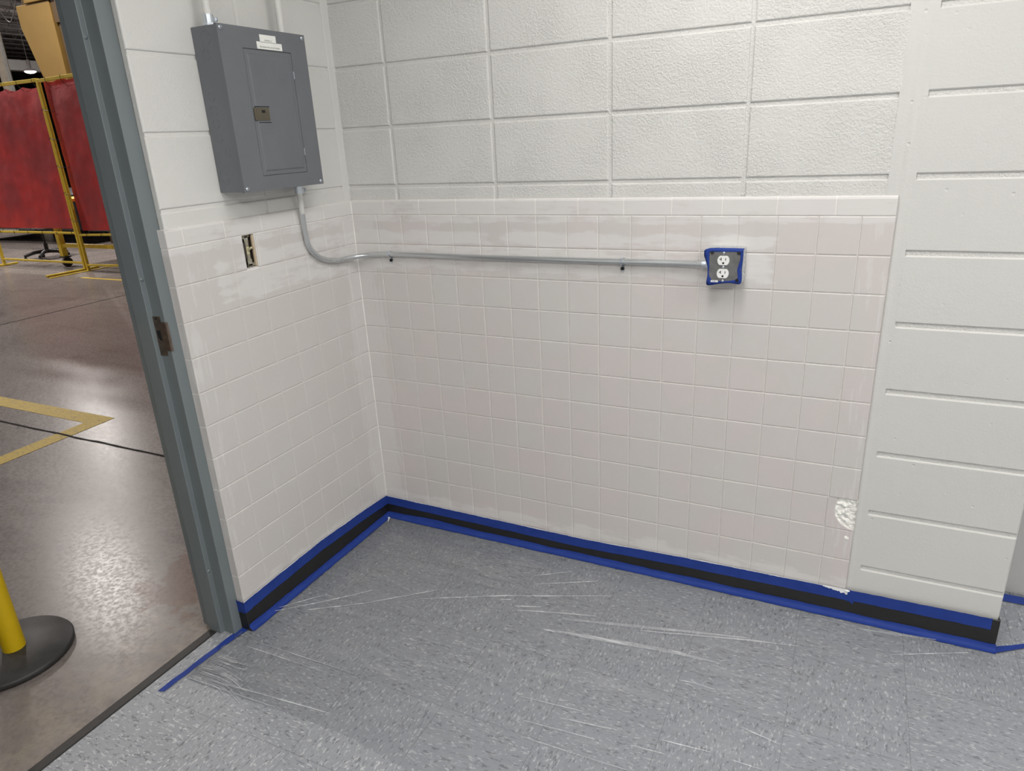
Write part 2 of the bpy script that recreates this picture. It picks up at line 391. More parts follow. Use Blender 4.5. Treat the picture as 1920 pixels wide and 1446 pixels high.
def pillow(mb, F, u0, u1, z0, z1, hb, ht, ins, tint=0.5, rnd=0.0):
    """raised panel with eased edges"""
    mb.t = (tint, tint, tint, 1)
    h2 = hb+(ht-hb)*0.72; i2 = ins*0.38
    R0 = [(u0, z0), (u1, z0), (u1, z1), (u0, z1)]
    def ring(i, h): return [F(u0+i, h, z0+i), F(u1-i, h, z0+i), F(u1-i, h, z1-i), F(u0+i, h, z1-i)]
    rings = [ring(0, hb), ring(i2, h2), ring(ins, ht)]
    V = [[mb.bm.verts.new(p) for p in r] for r in rings]; fs = []
    for a, b in zip(V, V[1:]):
        for k in range(4): fs.append(mb.bm.faces.new((a[k], a[(k+1) % 4], b[(k+1) % 4], b[k])))
    fs.append(mb.bm.faces.new(V[-1])); mb._fin(fs)
def cut(rects, H):
    out = []
    for (a, b, c, d) in rects:
        if H[0] >= b or H[1] <= a or H[2] >= d or H[3] <= c: out.append((a, b, c, d)); continue
        if H[0] > a: out.append((a, H[0], c, d))
        if H[1] < b: out.append((H[1], b, c, d))
        x0, x1 = max(a, H[0]), min(b, H[1])
        if H[2] > c: out.append((x0, x1, c, H[2]))
        if H[3] < d: out.append((x0, x1, H[3], d))
    return out

BH = -0.008                                  # painted block face lies 8 mm behind the tile face
def wob(): return random.uniform(-0.0012, 0.0012)
# ---- back wall of blocks
mb = MB()
J = 0.0048                                   # half joint
colx = [-0.03]+[0.2128+0.4068*k for k in range(4)]
for k in range(14):
    z0, z1 = k*CO, min((k+1)*CO, 2.75)
    if z1-z0 < 0.03: continue
    if z1 > 1.35:
        for i in range(5):
            u0 = colx[i]; u1 = colx[i+1] if i < 4 else 1.815
            mb.m = 0
            pillow(mb, B, u0+J+wob()*.5, u1-(J if i < 4 else 0)+wob()*.5, z0+J+wob()*.5, z1-J+wob()*.5, BH-0.005, BH+random.uniform(-0.0006, 0.0006), 0.0042)
    mb.m = 1
    pillow(mb, B, 1.868, 2.2624, z0+J+0.0008, z1-J-0.0008, BH-0.006, BH, 0.0046)
# filled joint between the field and the column, with its proud ridge
mb.m = 1
def strip(u, z):
    x = 1.808+0.0655*u
    zz = z*2.75
    h = BH+0.0002+0.0014*math.exp(-((x-1.846)/0.006)**2)+0.0007*mnoise.noise(Vector((x*60, zz*9, 1)))
    h = max(h, BH+0.0001)
    return B(x, h, zz)
mb.grid(14, 150, strip)
mb.m = 0
mb.box((-0.2, 0.0125, -0.02), (2.2625, 0.36, 2.75))
wall_back = struct(mb.build('wall_back', [M_BLOCK, M_BLOCK2]))

# ---- left wall of blocks with a pocket for the switch
SH = (0.509, 0.558, 1.216, 1.3195)
mb = MB()
for k in range(6, 14):
    z0, z1 = max(k*CO, 1.362), min((k+1)*CO, 2.75)
    for u0, u1 in ((0.022, 0.4225), (0.4225, 0.822)):
        pillow(mb, L, u0+(J*.7 if u0 > .1 else 0), u1-(J*.7 if u1 < .5 else 0), z0+J+wob()*.5, z1-J+wob()*.5, BH-0.004, BH+random.uniform(-0.0005, 0.0005), 0.004)
# filled inside corner
mb.grid(6, 60, lambda u, z: L(-0.012+0.036*u, BH+0.0045*(1-u)**2+0.0012*mnoise.noise(Vector((u*3, z*60, 4)))-(0.003 if u > .95 else 0), 1.36+z*1.39))
X0 = -0.012
mb.box((-0.2, -0.819, -0.02), (-0.075, 0.0125, 2.75))
for (a, b, c, d) in cut([(-0.0125, 0.819, -0.02, 2.75)], SH): mb.box((-0.075, -b, c), (X0, -a, d))
# over and beyond the door opening
mb.box((-0.2, -1.86, 2.185), (X0, -0.819, 2.75)); mb.box((-0.2, -4.2, -0.02), (X0, -1.86, 2.75))
wall_left = struct(mb.build('wall_left', M_BLOCK3))
struct(MB().box((5.0, -4.3, -0.02), (5.1, 0.36, 2.85)).build('wall_right', M_PAINTW))
struct(MB().box((-0.2, -4.3, -0.02), (5.1, -4.2, 2.85)).build('wall_front', M_PAINTW))
struct(MB().box((-0.2, -4.3, 2.75), (5.1, 0.5, 2.85)).build('ceiling', M_CEIL))
struct(MB().box((2.2625, 0.345, -0.02), (5.1, 0.45, 2.75)).build('wall_alcove', M_PAINTW))
# ---- factory shell
struct(MB().box((-43, 25, -0.2), (0, 25.3, 7)).build('wall_back', M_FWALL))
struct(MB().box((-43, -15.3, -0.2), (0, -15, 7)).build('wall_front', M_FWALL))
struct(MB().box((-43.3, -15.3, -0.2), (-43, 25.3, 7)).build('wall_left', M_FWALL))
mb = MB(); mb.box((-0.21, -15.3, -0.02), (-0.2, -4.3, 7)).box((-0.3, 0.36, -0.02), (-0.2, 25.3, 7)).box((-0.3, -4.3, 2.85), (-0.2, 0.36, 7))
struct(mb.build('wall_right', M_FWALL))
mb = MB()
for i in range(0, 150): mb.box((-43+i*0.285, -15, 6.5+(0.06 if i % 2 else 0)), (-43+(i+1)*0.285, 25, 6.62))
struct(mb.build('ceiling', M_DECK))

# ------------------------------------------------------------------ tiled wainscot
def tile_panel(F, umax, first, ncol, caps, mat, holes, parent, back, extra_skip=None, closed_end=True):
    mb = MB(); hb, ht = -0.0024, 0.0; G = 0.0009
    us = [0.0]+[first+P0*k for k in range(ncol)]+[umax]
    zs = [1.32-P0*r for r in range(12)]
    rects = []
    for r in range(11):
        for i in range(len(us)-1): rects.append((us[i], us[i+1], zs[r+1] if r < 10 else 0.085, zs[r]))
    for (a, b, c, d) in rects:
        if extra_skip and extra_skip(a, b, c, d): continue
        t = random.random()
        for q in cut([(a+G, b-G, c+G, d-G)], holes[0] if holes else (9, 9, 9, 9)):
            if q[1]-q[0] > 0.006 and q[3]-q[2] > 0.006: pillow(mb, F, *q, hb, ht+random.uniform(-0.0003, 0.0003), 0.0026, t)
    # bull-nosed cap row
    cu = [0.0]+caps+[umax]
    for a, b in zip(cu, cu[1:]):
        t = random.random(); mb.t = (t, t, t, 1); a += G; b -= G
        prof = [(1.3205+G, hb), (1.3225, ht), (1.366, ht), (1.3705, -0.0012), (1.3735, -0.0045), (1.3745, -0.009)]
        lo = lambda p, e: F(a+(0.0016 if e else 0), p[1]-(0 if e else 0.0027), p[0]); hi = lambda p, e: F(b-(0.0016 if e else 0), p[1]-(0 if e else 0.0027), p[0])
        for p, q in zip(prof, prof[1:]):
            mb.face([lo(p, 1), hi(p, 1), hi(q, 1), lo(q, 1)], True)
            mb.face([lo(p, 0), lo(p, 1), lo(q, 1), lo(q, 0)]); mb.face([hi(p, 1), hi(p, 0), hi(q, 0), hi(q, 1)])
    # grout bed and the edges of the tile body
    mb.m = 1
    for u in caps:
        for p, q in zip(prof, prof[1:]): mb.face([F(u-0.0022, p[1]-0.0008, p[0]), F(u+0.0022, p[1]-0.0008, p[0]), F(u+0.0022, q[1]-0.0008, q[0]), F(u-0.0022, q[1]-0.0008, q[0])], True)
    mb.m = 1; mb.t = (.5, .5, .5, 1)
    bed = cut([(-0.003, umax, 0.085, 1.369)], holes[0]) if holes else [(-0.003, umax, 0.085, 1.369)]
    for dmg in ([(1.7775, 1.85, 0.3400, 0.4425)] if len(holes) > 1 else []): bed = [q for r in bed for q in cut([r], dmg)]
    for (a, b, c, d) in bed: mb.face([F(a, hb, c), F(b, hb, c), F(b, hb, d), F(a, hb, d)])
    if holes:
        a, b, c, d = holes[0]
        for p, q in (((a, c), (b, c)), ((b, c), (b, d)), ((b, d), (a, d)), ((a, d), (a, c))):
            mb.face([F(p[0], 0, p[1]), F(q[0], 0, q[1]), F(q[0], -0.013, q[1]), F(p[0], -0.013, p[1])])
    mb.m = 0
    if closed_end: mb.face([F(umax, -0.0005, 0.085), F(umax, -0.0005, 1.372), F(umax, back, 1.372), F(umax, back, 0.085)])
    return mb
# back wall; the chipped tile stands in the right-hand column, third row from the floor
caps = [0.1505, 0.306, 0.4605, 0.6143, 0.7688, 0.9205, 1.0743, 1.2268, 1.3783, 1.5328, 1.6881]
DM = (1.755, 1.84, 0.3345, 0.444)
mb = tile_panel(B, 1.8397, 0.1126, 16, caps, M_TILE_B, [(9, 10, 9, 10), DM], wall_back, BH, lambda a, b, c, d: a > 1.75 and abs(c-0.3345) < 0.004)
chip = [(1.786, 0.4428), (1.779, 0.424), (1.777, 0.402), (1.7795, 0.384), (1.787, 0.3674), (1.798, 0.354), (1.8085, 0.3475), (1.822, 0.3405), (1.8388, 0.3355)]
poly = [(1.756, 0.3355), (1.756, 0.4428)]+chip
mb.m = 0; mb.t = (.7, .7, .7, 1)
mb.face([B(u, 0, z) for u, z in poly])
for p, q in zip(chip, chip[1:]): mb.face([B(p[0], 0, p[1]), B(q[0], 0, q[1]), B(q[0]+.002, -0.0075, q[1]), B(p[0]+.002, -0.0075, p[1])])
mb.m = 1
for k in range(40):
    za, zb = 0.085+k*0.0322, 0.085+(k+1)*0.0322; q = lambda z: 0.0030+0.0011*mnoise.noise(Vector((z*30, 4, 4)))
    mb.face([(q(za), -0.0001, za), (q(zb), -0.0001, zb), (0.0001, -q(zb), zb), (0.0001, -q(za), za)])
tp = mb.build('tile_panel', [M_TILE_B, M_GROUT], wall_back, fix=False)
tag(tp, 'pinkish grey glazed tiles half covered in white primer')
def pl(u, v):
    x = 1.774+0.067*u; z = 0.336+0.109*v
    n = mnoise.fractal(Vector((x*70, z*70, 3)), 1.0, 2.0, 5)
    return B(x, -0.0048+0.0052*n, z)
mb = MB(); mb.grid(40, 60, pl)
def dab(u, v):
    a = u*2*math.pi; r = v*(0.008+0.005*mnoise.noise(Vector((math.cos(a)*1.7, math.sin(a)*1.7, 9)))); x = 1.8205+r*math.cos(a)*.8; z = 0.305+r*math.sin(a)*1.1
    return B(x, 0.0003+0.0035*(1-v*v)*(0.6+0.8*mnoise.noise(Vector((x*300, z*300, 0)))), z)
mb.grid(22, 6, dab)
o = mb.build('chipped_plaster', M_PLASTER, wall_back); tag(o, 'rough white plaster showing where the tile broke away')
# left wall
capl = [0.1595, 0.3115, 0.4666, 0.619, 0.7727]
mb = tile_panel(L, 0.831, 0.0607, 7, capl, M_TILE_L, [SH], wall_left, BH, None, False)
# return tiles on the wall end
for r in range(11):
    pillow(mb, E, -0.0315, 0.0, (1.32-P0*(r+1)+.001) if r < 10 else 0.085, 1.32-P0*r-.001, -0.0013, 0, 0.0018, random.random())
pillow(mb, E, -0.0315, 0.0, 1.3215, 1.373, -0.0013, 0, 0.0018, random.random())
mb.m = 1; mb.face([E(-0.033, -0.0013, 0.1155), E(0, -0.0013, 0.1155), E(0, -0.0013, 1.371), E(-0.033, -0.0013, 1.371)])
mb.face([(-0.033, -0.8297, 1.371), (0, -0.8297, 1.371), (0, -0.815, 1.373), (-0.033, -0.815, 1.373)])
mb.box((-0.0335, -0.833, 0.115), (-0.0305, -0.822, 1.375))
tag(mb.build('tile_panel', [M_TILE_L, M_GROUT], wall_left, fix=False), 'pinkish grey glazed tiles with brushed primer and a bull-nosed end')

# ------------------------------------------------------------------ black cove base
def cove(path_f, n):
    prof = [(0.0005, 0.113), (0.0034, 0.111), (0.0036, 0.035), (0.005, 0.022), (0.010, 0.0135), (0.0165, FZ+0.0006), (0.0005, FZ+0.0006)]
    return prof
prof = cove(None, 0)
def lift(p, dz): return p[1]+dz if p[1] > 0.1 else p[1]
mb = MB()
for xa, xb, da, db in ((0.001, 1.0, -0.018, -0.018), (1.0, 2.266, -0.018, 0.006)):
    mb.prism(prof, lambda p: (xa, -p[0], lift(p, da)), lambda p: (xb, -p[0], lift(p, db)))
mb.box((2.2626, -0.0036, FZ+0.0006), (2.266, 0.12, 0.118), 0.0008)
struct(mb.build('baseboard_back', M_BASE))
mb = MB()
mb.prism(prof, lambda p: (p[0], -0.001, lift(p, -0.008)), lambda p: (p[0], -0.8345, lift(p, 0.0)))
mb.box((-0.031, -0.8346, FZ+0.0006), (0.0036, -0.8312, 0.112), 0.0008)
struct(mb.build('baseboard_left', M_BASE))

# ------------------------------------------------------------------ door frame
jamb = [(-0.030, -0.820), (-0.030, -0.868), (-0.078, -0.868), (-0.078, -0.884), (-0.135, -0.884), (-0.135, -0.868), (-0.178, -0.868), (-0.178, -0.820)]
mb = MB()
mb.prism(jamb, lambda p: (p[0], p[1], FZ+0.0004), lambda p: (p[0], p[1], 2.185), 0.0016)
jam2 = [(x, -2.68-y) for x, y in jamb]
mb.prism(jam2, lambda p: (p[0], p[1], FZ+0.0004), lambda p: (p[0], p[1], 2.185), 0.0016)
head = [(x, 2.185-(-0.820-y)) for x, y in jamb]
mb.prism(head, lambda p: (p[0], -0.868, p[1]), lambda p: (p[0], -1.812, p[1]), 0.0016)
frame = struct(mb.build('door_1', M_FRAME)); 
def silencer(z):
    mb = MB(); mb.tube([(-0.0795, -0.8765, z), (-0.0765, -0.8765, z), (-0.0745, -0.8765, z)], 0.004, 12, radii=[0.0062, 0.0058, 0.003]); mb.build('door_silencer', M_FRAME, frame)
for z in (1.865, 1.24, 0.26): silencer(z)
st = MB(); y0 = -0.8683; t_ = 0.0016
st.prism([(-0.0795, 1.0105), (-0.048, 1.012), (-0.047, 1.028), (-0.0335, 1.028), (-0.0335, 1.115), (-0.047, 1.115), (-0.048, 1.131), (-0.0795, 1.130)],
         lambda p: (p[0], y0-t_, p[1]), lambda p: (p[0], y0, p[1]))
lip = [(-0.0335, y0-t_), (-0.029, y0-t_), (-0.0255, y0+0.0005), (-0.0245, y0+0.004), (-0.0262, y0+0.004), (-0.0275, y0+0.001), (-0.0300, y0), (-0.0335, y0)]
st.prism(lip, lambda p: (p[0], p[1], 1.028), lambda p: (p[0], p[1], 1.115))
sp = st.build('strike_plate', M_STRIKE, frame); tag(sp, 'tarnished bronze strike plate')
mb = MB(); mb.prism([(-0.0725, 1.088), (-0.0575, 1.088), (-0.057, 1.06), (-0.060, 1.056), (-0.067, 1.061), (-0.0725, 1.068)], lambda p: (p[0], y0-t_-0.0003, p[1]), lambda p: (p[0], y0-t_, p[1]))
tag(mb.build('latch_opening', M_BLACK, sp), 'dark latch hole')
for z in (1.124, 1.018):
    MB().cyl((-0.064, y0-t_-0.0006, z), (-0.064, y0-t_, z), 0.0036).build('screw', M_BLACK if z > 1.1 else M_STRIKE, sp)

o = MB().prism([(-0.1385, 0.004), (-0.137, 0.0085), (-0.128, 0.0135), (-0.1025, 0.0125), (-0.0985, FZ+.0006), (-0.0985, 0.004)], lambda p: (p[0], -0.886, p[1]), lambda p: (p[0], -1.79, p[1])).build('threshold_strip', M_RUBBER)
tag(o, 'black rubber threshold strip between concrete floor and grey floor tiles', 'threshold')

# ------------------------------------------------------------------ electrical panel
PX, PYL, PYR, PZ0, PZ1 = 0.095, -0.604, -0.250, 1.453, 1.908
pan = thing('electrical_panel', 'grey steel breaker panel with a hinged door on the left wall', 'electrical panel', (BH, -0.427, PZ0))
mb = MB(); mb.box((BH, PYL+0.002, PZ0+0.002), (PX-0.003, PYR-0.002, PZ1-0.002), 0.0015)
def ring(mb, x, z, r):
    mb.tube([(x+r*math.cos(a*math.pi/12), PYL+0.002, z+r*math.sin(a*math.pi/12)) for a in range(1, 24)], 0.0007, 6)
for x, z, r in ((0.036, 1.8324, 0.014), (0.026, 1.723, 0.0125), (0.027, 1.6853, 0.0125), (0.026, 1.6491, 0.0125), (0.027, 1.6104, 0.0125), (0.052, 1.5665, 0.010), (0.021, 1.4997, 0.013), (0.021, 1.4997, 0.021), (0.044, 1.875, 0.018)): ring(mb, x, z, r)
mb.build('enclosure', M_PANEL, pan)
mb = MB()
DH = (0.3215, 0.5200, 1.4955, 1.8520)      # door opening in the cover (u = -y)
for a, b, c, d in cut([(-PYR, -PYL, PZ0, PZ1)], DH): mb.box((PX-0.003, -b, c), (PX, -a, d))
mb.box((PX-0.010, PYL, PZ0), (PX-0.003, PYL+0.0016, PZ1)); mb.box((PX-0.010, PYR-0.0016, PZ0), (PX-0.003, PYR, PZ1))
mb.box((PX-0.010, PYL, PZ0), (PX-0.003, PYR, PZ0+0.0016)); mb.box((PX-0.010, PYL, PZ1-0.0016), (PX-0.003, PYR, PZ1))
mb.build('cover', M_PANEL, pan)
mb = MB(); g = 0.0016
mb.box((PX-0.0045, -DH[1]+g, DH[2]+g), (PX-0.0005, -DH[0]-g*.5, DH[3]-g*1.6), 0.0006)
a0, a1, c0, c1 = -0.5075, -0.333, 1.5085, 1.838
pts0 = [(a0, c0), (a1, c0), (a1, c1), (a0, c1)]; i = 0.004
V0 = [mb.bm.verts.new((PX-0.0006, y, z)) for y, z in pts0]
V1 = [mb.bm.verts.new((PX+0.0020, y, z)) for y, z in ((a0+i, c0+i), (a1-i, c0+i), (a1-i, c1-i), (a0+i, c1-i))]
mb._fin([mb.bm.faces.new((V0[k], V0[(k+1) % 4], V1[(k+1) % 4], V1[k])) for k in range(4)]+[mb.bm.faces.new(V1)])
mb.tube([(PX+0.002, -0.487+0.009*math.cos(a*math.pi/12), 1.728+0.009*math.sin(a*math.pi/12)) for a in range(25)], 0.0006, 6)
door = mb.build('panel_door', M_PANEL, pan)
mb = MB(); mb.box((PX-0.0005, -0.5170, 1.6545), (PX+0.0042, -0.4565, 1.6900), 0.0012)
mb.box((PX+0.004, -0.510, 1.6585), (PX+0.0048, -0.4625, 1.686), 0.0003)
la = mb.build('latch', M_PANEL_L, door); tag(la, 'dull bronze slide latch')
mb = MB(); mb.box((PX+0.0048, -0.489, 1.676), (PX+0.0052, -0.475, 1.6835)); mb.build('latch_slot', M_BLACK, la)
for za, zb, ya in ((1.692, 1.6945, -0.512), (1.648, 1.650, -0.504)): MB().box((PX+0.0015, ya, za), (PX+0.0022, -0.452, zb)).build('latch_recess', M_BLACK, door)
for z in (1.787, 1.559):
    tag(MB().box((PX-0.0005, -0.3245, z-0.011), (PX+0.0025, -0.3215, z+0.011), 0.0008).build('hinge', M_ZINC, door), 'bright metal hinge knuckle')
for y, z in ((-0.592, 1.898), (-0.262, 1.898), (-0.262, 1.463), (-0.592, 1.463)):
    mb = MB(); mb.tube([(PX-0.0003, y, z), (PX+0.0022, y, z), (PX+0.0034, y, z)], 0.006, 18, radii=[0.0066, 0.0062, 0.004])
    a = random.random()*3; dy, dz = 0.0052*math.cos(a), 0.0052*math.sin(a)
    s_ = mb.build('cover_screw', M_ZINC, pan)
    MB().tube([(PX+0.0034, y-dy, z-dz), (PX+0.0034, y+dy, z+dz)], 0.0008, 6).build('screw_slot', M_BLACK, s_)
def text(body, size, M, parent, mat, name='lettering'):
    c = bpy.data.curves.new(name, 'FONT'); c.body = body; c.size = size; c.align_x = 'CENTER'; c.align_y = 'CENTER'; c.extrude = 0.0001
    tmp = bpy.data.objects.new('tmp', c); COL.objects.link(tmp)
    bpy.context.view_layer.update()
    me = bpy.data.meshes.new_from_object(tmp.evaluated_get(bpy.context.evaluated_depsgraph_get()))
    bpy.data.objects.remove(tmp); me.transform(M); me.materials.clear(); me.materials.append(mat)
    o = bpy.data.objects.new(name, me); COL.objects.link(o)
    o.parent = parent
    if parent.type == 'EMPTY': o.matrix_parent_inverse = Matrix.Translation(parent.location).inverted()
    return o
ML = Matrix(((0, 0, 1, 0), (1, 0, 0, 0), (0, 1, 0, 0), (0, 0, 0, 1)))      # text faces +x, reads along +y
def plabel(y0, y1, z0, z1, body, size, oz, lab):
    o = MB().box((PX, y0, z0), (PX+0.0008, y1, z1)).build('label', M_LABEL, pan); tag(o, lab)
    text(body, size, Matrix.Translation((PX+0.0009, (y0+y1)/2, (z0+z1)/2+oz)) @ ML, o, M_INK)
plabel(-0.4467, -0.3806, 1.8722, 1.8930, 'SUB PNL I L', 0.0060, -0.0048, 'small white label, the upper one')
plabel(-0.4620, -0.3580, 1.8535, 1.8732, 'FED FROM PNL IB CKTS RDBA', 0.0062, -0.0042, 'wide white label, the lower one')

# ------------------------------------------------------------------ conduits
def connector(mb, x, y, z, up):
    mb.cyl((x, y, z), (x, y, z+up*0.006), 0.0175, n=6, smooth=False); mb.cyl((x, y, z+up*0.005), (x, y, z+up*0.028), 0.0142)
    mb.box((x-0.004, y+0.010, z+up*0.012), (x+0.004, y+0.024, z+up*0.024), 0.001); mb.cyl((x+0.002, y+0.0235, z+up*0.018), (x+0.002, y+0.0275, z+up*0.018), 0.0055, n=12)
M_CPAINT = simple('painted_conduit', (0.64, 0.637, 0.612, 1), 0.42, 0, 0.03)
for y, lab in ((-0.578, 'white painted conduit rising from the left end of the grey panel top'), (-0.290, 'white painted conduit rising from the right half of the grey panel top')):
    c = thing('conduit', lab, 'conduit', (0.042, y, PZ1))
    MB().cyl((0.042, y, PZ1+0.0005), (0.042, y, 2.748), 0.0112).build('tube', M_CPAINT, c)
    if y < -0.4: mb = MB(); connector(mb, 0.042, y, PZ1, 1); tag(mb.build('connector', M_ZINC, c), 'bright zinc set-screw connector')
c = thing('conduit', 'bare metal conduit bending from the grey panel along both tiled walls to the outlet', 'conduit', (0.030, -0.302, 1.425))
CR = 0.0091
top = [(0.030, -0.303, 1.452), (0.0285, -0.301, 1.412), (0.021, -0.294, 1.372), (0.0185, -0.2905, 1.358)]
low = [(0.0185, -0.2905, 1.358), (0.0145, -0.2865, 1.32), (0.0135, -0.2845, 1.295), (0.0125, -0.2755, 1.2454), (0.0122, -0.245, 1.2083), (0.0122, -0.197, 1.1823), (0.0122, -0.133, 1.1693),
       (0.0155, -0.085, 1.1675), (0.034, -0.042, 1.1685), (0.075, -0.0175, 1.1715), (0.125, -0.0125, 1.1745), (0.25, -0.0122, 1.1765), (0.53, -0.0122, 1.1745), (0.79, -0.0122, 1.1750), (1.07, -0.0125, 1.1755), (1.24, -0.0135, 1.1765), (1.336, -0.0200, 1.1768)]
pt = catmull(top, 6); lw = catmull(low, 8)
mb = MB(); mb.tube(pt, CR, 18); tag(mb.build('painted_tube', M_CPAINT, c), 'upper stretch painted in the wall colour')
mb = MB(); mb.tube(lw, CR, 18); tag(mb.build('tube', M_GALV, c), 'bare galvanised tube')
mb = MB(); connector(mb, 0.030, -0.303, 1.453, -1); mb.build('connector', M_ZINC, c)
mb = MB(); mb.cyl((1.331, -0.0198, 1.1768), (1.3515, -0.0202, 1.1768), 0.0128); mb.cyl((1.345, -0.02, 1.1768), (1.3515, -0.0202, 1.1768), 0.0155, n=6, smooth=False); mb.build('connector', M_ZINC, c)
for x, lab in ((0.162, 'one-hole strap holding the conduit next to the room corner'), (1.073, 'one-hole strap holding the conduit near the outlet box')):
    s_ = thing('conduit_strap', lab, 'conduit strap', (x, -0.001, 1.152), 'conduit straps on the tiled wall')
    zc = 1.1750; mb = MB(); w2 = 0.0056; yc = -0.0122; R1 = CR+0.0008
    arc = [(yc-R1*math.sin(a*math.pi/16)*1.0, zc+R1*math.cos(a*math.pi/16)) for a in range(17)]
    pth = [(-0.0005, zc+R1)]+arc+[(-0.0060, zc-R1-0.002), (-0.0022, zc-R1-0.006), (-0.0018, zc-0.034)]
    for k in range(len(pth)-1):
        (ya, za), (yb, zb) = pth[k], pth[k+1]
        n_ = Vector((0, -(zb-za), (yb-ya))).normalized()*0.0014
        for s0 in (0,):
            mb.prism([(0, 0), (1, 0), (1, 1), (0, 1)], lambda p: (x-w2, ya+(yb-ya)*p[0]-n_.y*p[1], za+(zb-za)*p[0]-n_.z*p[1]), lambda p: (x+w2, ya+(yb-ya)*p[0]-n_.y*p[1], za+(zb-za)*p[0]-n_.z*p[1]))
    mb.build('strap_band', M_ZINC, s_)
    MB().tube([(x, -0.0015, 1.1515), (x, -0.0065, 1.1515), (x, -0.0075, 1.1515)], 0.006, 8, radii=[0.0062, 0.0062, 0.0045]).build('anchor_screw', M_BLACK, s_)

# ------------------------------------------------------------------ outlet box
ob = thing('outlet_box', 'square metal outlet box edged with blue tape, a white duplex outlet in it', 'outlet box', (1.404, -0.001, 1.128))
X0b, X1b, Z0b, Z1b = 1.3535, 1.4555, 1.1290, 1.2315
mb = MB(); mb.box((X0b, -0.052, Z0b), (X1b, -0.0002, Z1b), 0.004, 3)
for zz in (1.152, 1.18, 1.208):
    mb.tube([(X1b+0.0001, -0.026+0.009*math.cos(a*math.pi/10), zz+0.009*math.sin(a*math.pi/10)) for a in range(1, 20)], 0.0006, 5)
for xx in (1.385, 1.424):
    mb.tube([(xx+0.009*math.cos(a*math.pi/10), -0.026+0.009*math.sin(a*math.pi/10), Z1b+0.0001) for a in range(1, 20)], 0.0006, 5)
mb.build('steel_box', M_GALV, ob)
mb = MB(); mb.prism([(1.3572, 1.138), (1.365, 1.1315), (1.444, 1.1325), (1.4505, 1.139), (1.4505, 1.222), (1.444, 1.2285), (1.365, 1.2285), (1.3572, 1.222)], lambda p: (p[0], -0.0575, p[1]), lambda p: (p[0], -0.052, p[1]), 0.0012)
cv = mb.build('cover_plate', M_COVER, ob); tag(cv, 'dull grey steel cover plate')
# tape: a ragged frame folded over the rim
outer = [(1.3545, 1.2310), (1.4490, 1.2318), (1.4538, 1.2270), (1.4540, 1.2000), (1.4525, 1.1700), (1.4540, 1.1420), (1.4490, 1.1275), (1.4200, 1.1290), (1.3900, 1.1262), (1.3590, 1.1200), (1.3515, 1.1265), (1.3545, 1.1500), (1.3535, 1.1750), (1.3470, 1.1950), (1.3420, 1.2145)]
inner = [(1.3620, 1.2210), (1.4390, 1.2225), (1.4455, 1.2165), (1.4475, 1.2020), (1.4405, 1.1720), (1.4430, 1.1500), (1.4380, 1.1415), (1.4180, 1.1365), (1.3900, 1.1345), (1.3700, 1.1350), (1.3665, 1.1400), (1.3590, 1.1520), (1.3590, 1.1750), (1.3580, 1.1950), (1.3585, 1.2140)]
def tz(p): return -0.0582-0.0006*math.sin(p[0]*500+p[1]*300)
def closed(P, k=4):
    Q = [(p[0], 0, p[1]) for p in P]; n_ = len(Q); C_ = catmull([Q[-1]]+Q+[Q[0], Q[1]], k)
    return [(p.x, p.z) for p in C_[k:k+n_*k]]
outer = closed(outer); inner = closed(inner)
mb = MB(); n = len(outer)
vo = [mb.bm.verts.new((p[0], -0.0570+0.0012*math.sin(i*.52), p[1])) for i, p in enumerate(outer)]
vm = [mb.bm.verts.new(((p[0]*.4+q[0]*.6), -0.0600+0.0008*math.sin(i*.43), (p[1]*.4+q[1]*.6))) for i, (p, q) in enumerate(zip(outer, inner))]
vi = [mb.bm.verts.new((q[0], -0.0583, q[1])) for q in inner]
vb = [mb.bm.verts.new((min(max(p[0], 1.3528), 1.4562), -0.049+0.003*math.sin(i*.33), min(max(p[1], 1.1283), 1.2322))) for i, p in enumerate(outer)]
fs = []
for a, b in ((vb, vo), (vo, vm), (vm, vi)):
    for k in range(n): fs.append(mb.bm.faces.new((a[k], a[(k+1) % n], b[(k+1) % n], b[k])))
mb._fin(fs, True)
tag(mb.build('masking_tape', M_TAPE, ob), 'blue masking tape wrapped round the cover edge')
for cx, cz, dx, dz in ((1.366, 1.2190, 1, -1), (1.4425, 1.2195, -1, -1), (1.4415, 1.1390, -1, 1)):
    mb = MB(); mb.tube([(cx, -0.0590, cz), (cx, -0.0622, cz)], 0.004, 12, radii=[0.0052, 0.0042]); mb.build('corner_screw', M_CHBLK if dz < 0 else M_BLACK, ob)
for cz in (1.197, 1.158):
    mb = MB(); P_ = []
    R_ = 0.0172; ch = 0.0136
    for a in range(48):
        t = 2*math.pi*a/48; P_.append((1.3995+R_*math.cos(t), cz+max(-ch, min(ch, R_*math.sin(t)))))
    Q = [p for i, p in enumerate(P_) if p != P_[i-1]]
    mb.prism(Q, lambda p: (p[0], -0.0615, p[1]), lambda p: (p[0], -0.0570, p[1]), 0.0007)
    r_ = mb.build('receptacle', M_WHITEP, ob); tag(r_, 'white receptacle face, the %s one' % ('upper' if cz > 1.17 else 'lower'))
    mb = MB(); y = -0.0618; x = 1.3995
    mb.box((x-0.0075, y, cz-0.0005), (x-0.0053, -0.0614, cz+0.0085)); mb.box((x-0.0120, y, cz+0.0030), (x-0.0070, -0.0614, cz+0.0048)); mb.box((x+0.0056, y, cz-0.0000), (x+0.0076, -0.0614, cz+0.0075))
    mb.prism([(x-0.0028, cz-0.0105), (x+0.0028, cz-0.0105), (x+0.0028, cz-0.0065), (x+0.0012, cz-0.0045), (x-0.0012, cz-0.0045), (x-0.0028, cz-0.0065)], lambda p: (p[0], y, p[1]), lambda p: (p[0], -0.0614, p[1]))
    mb.build('slot', M_BLACK, r_)
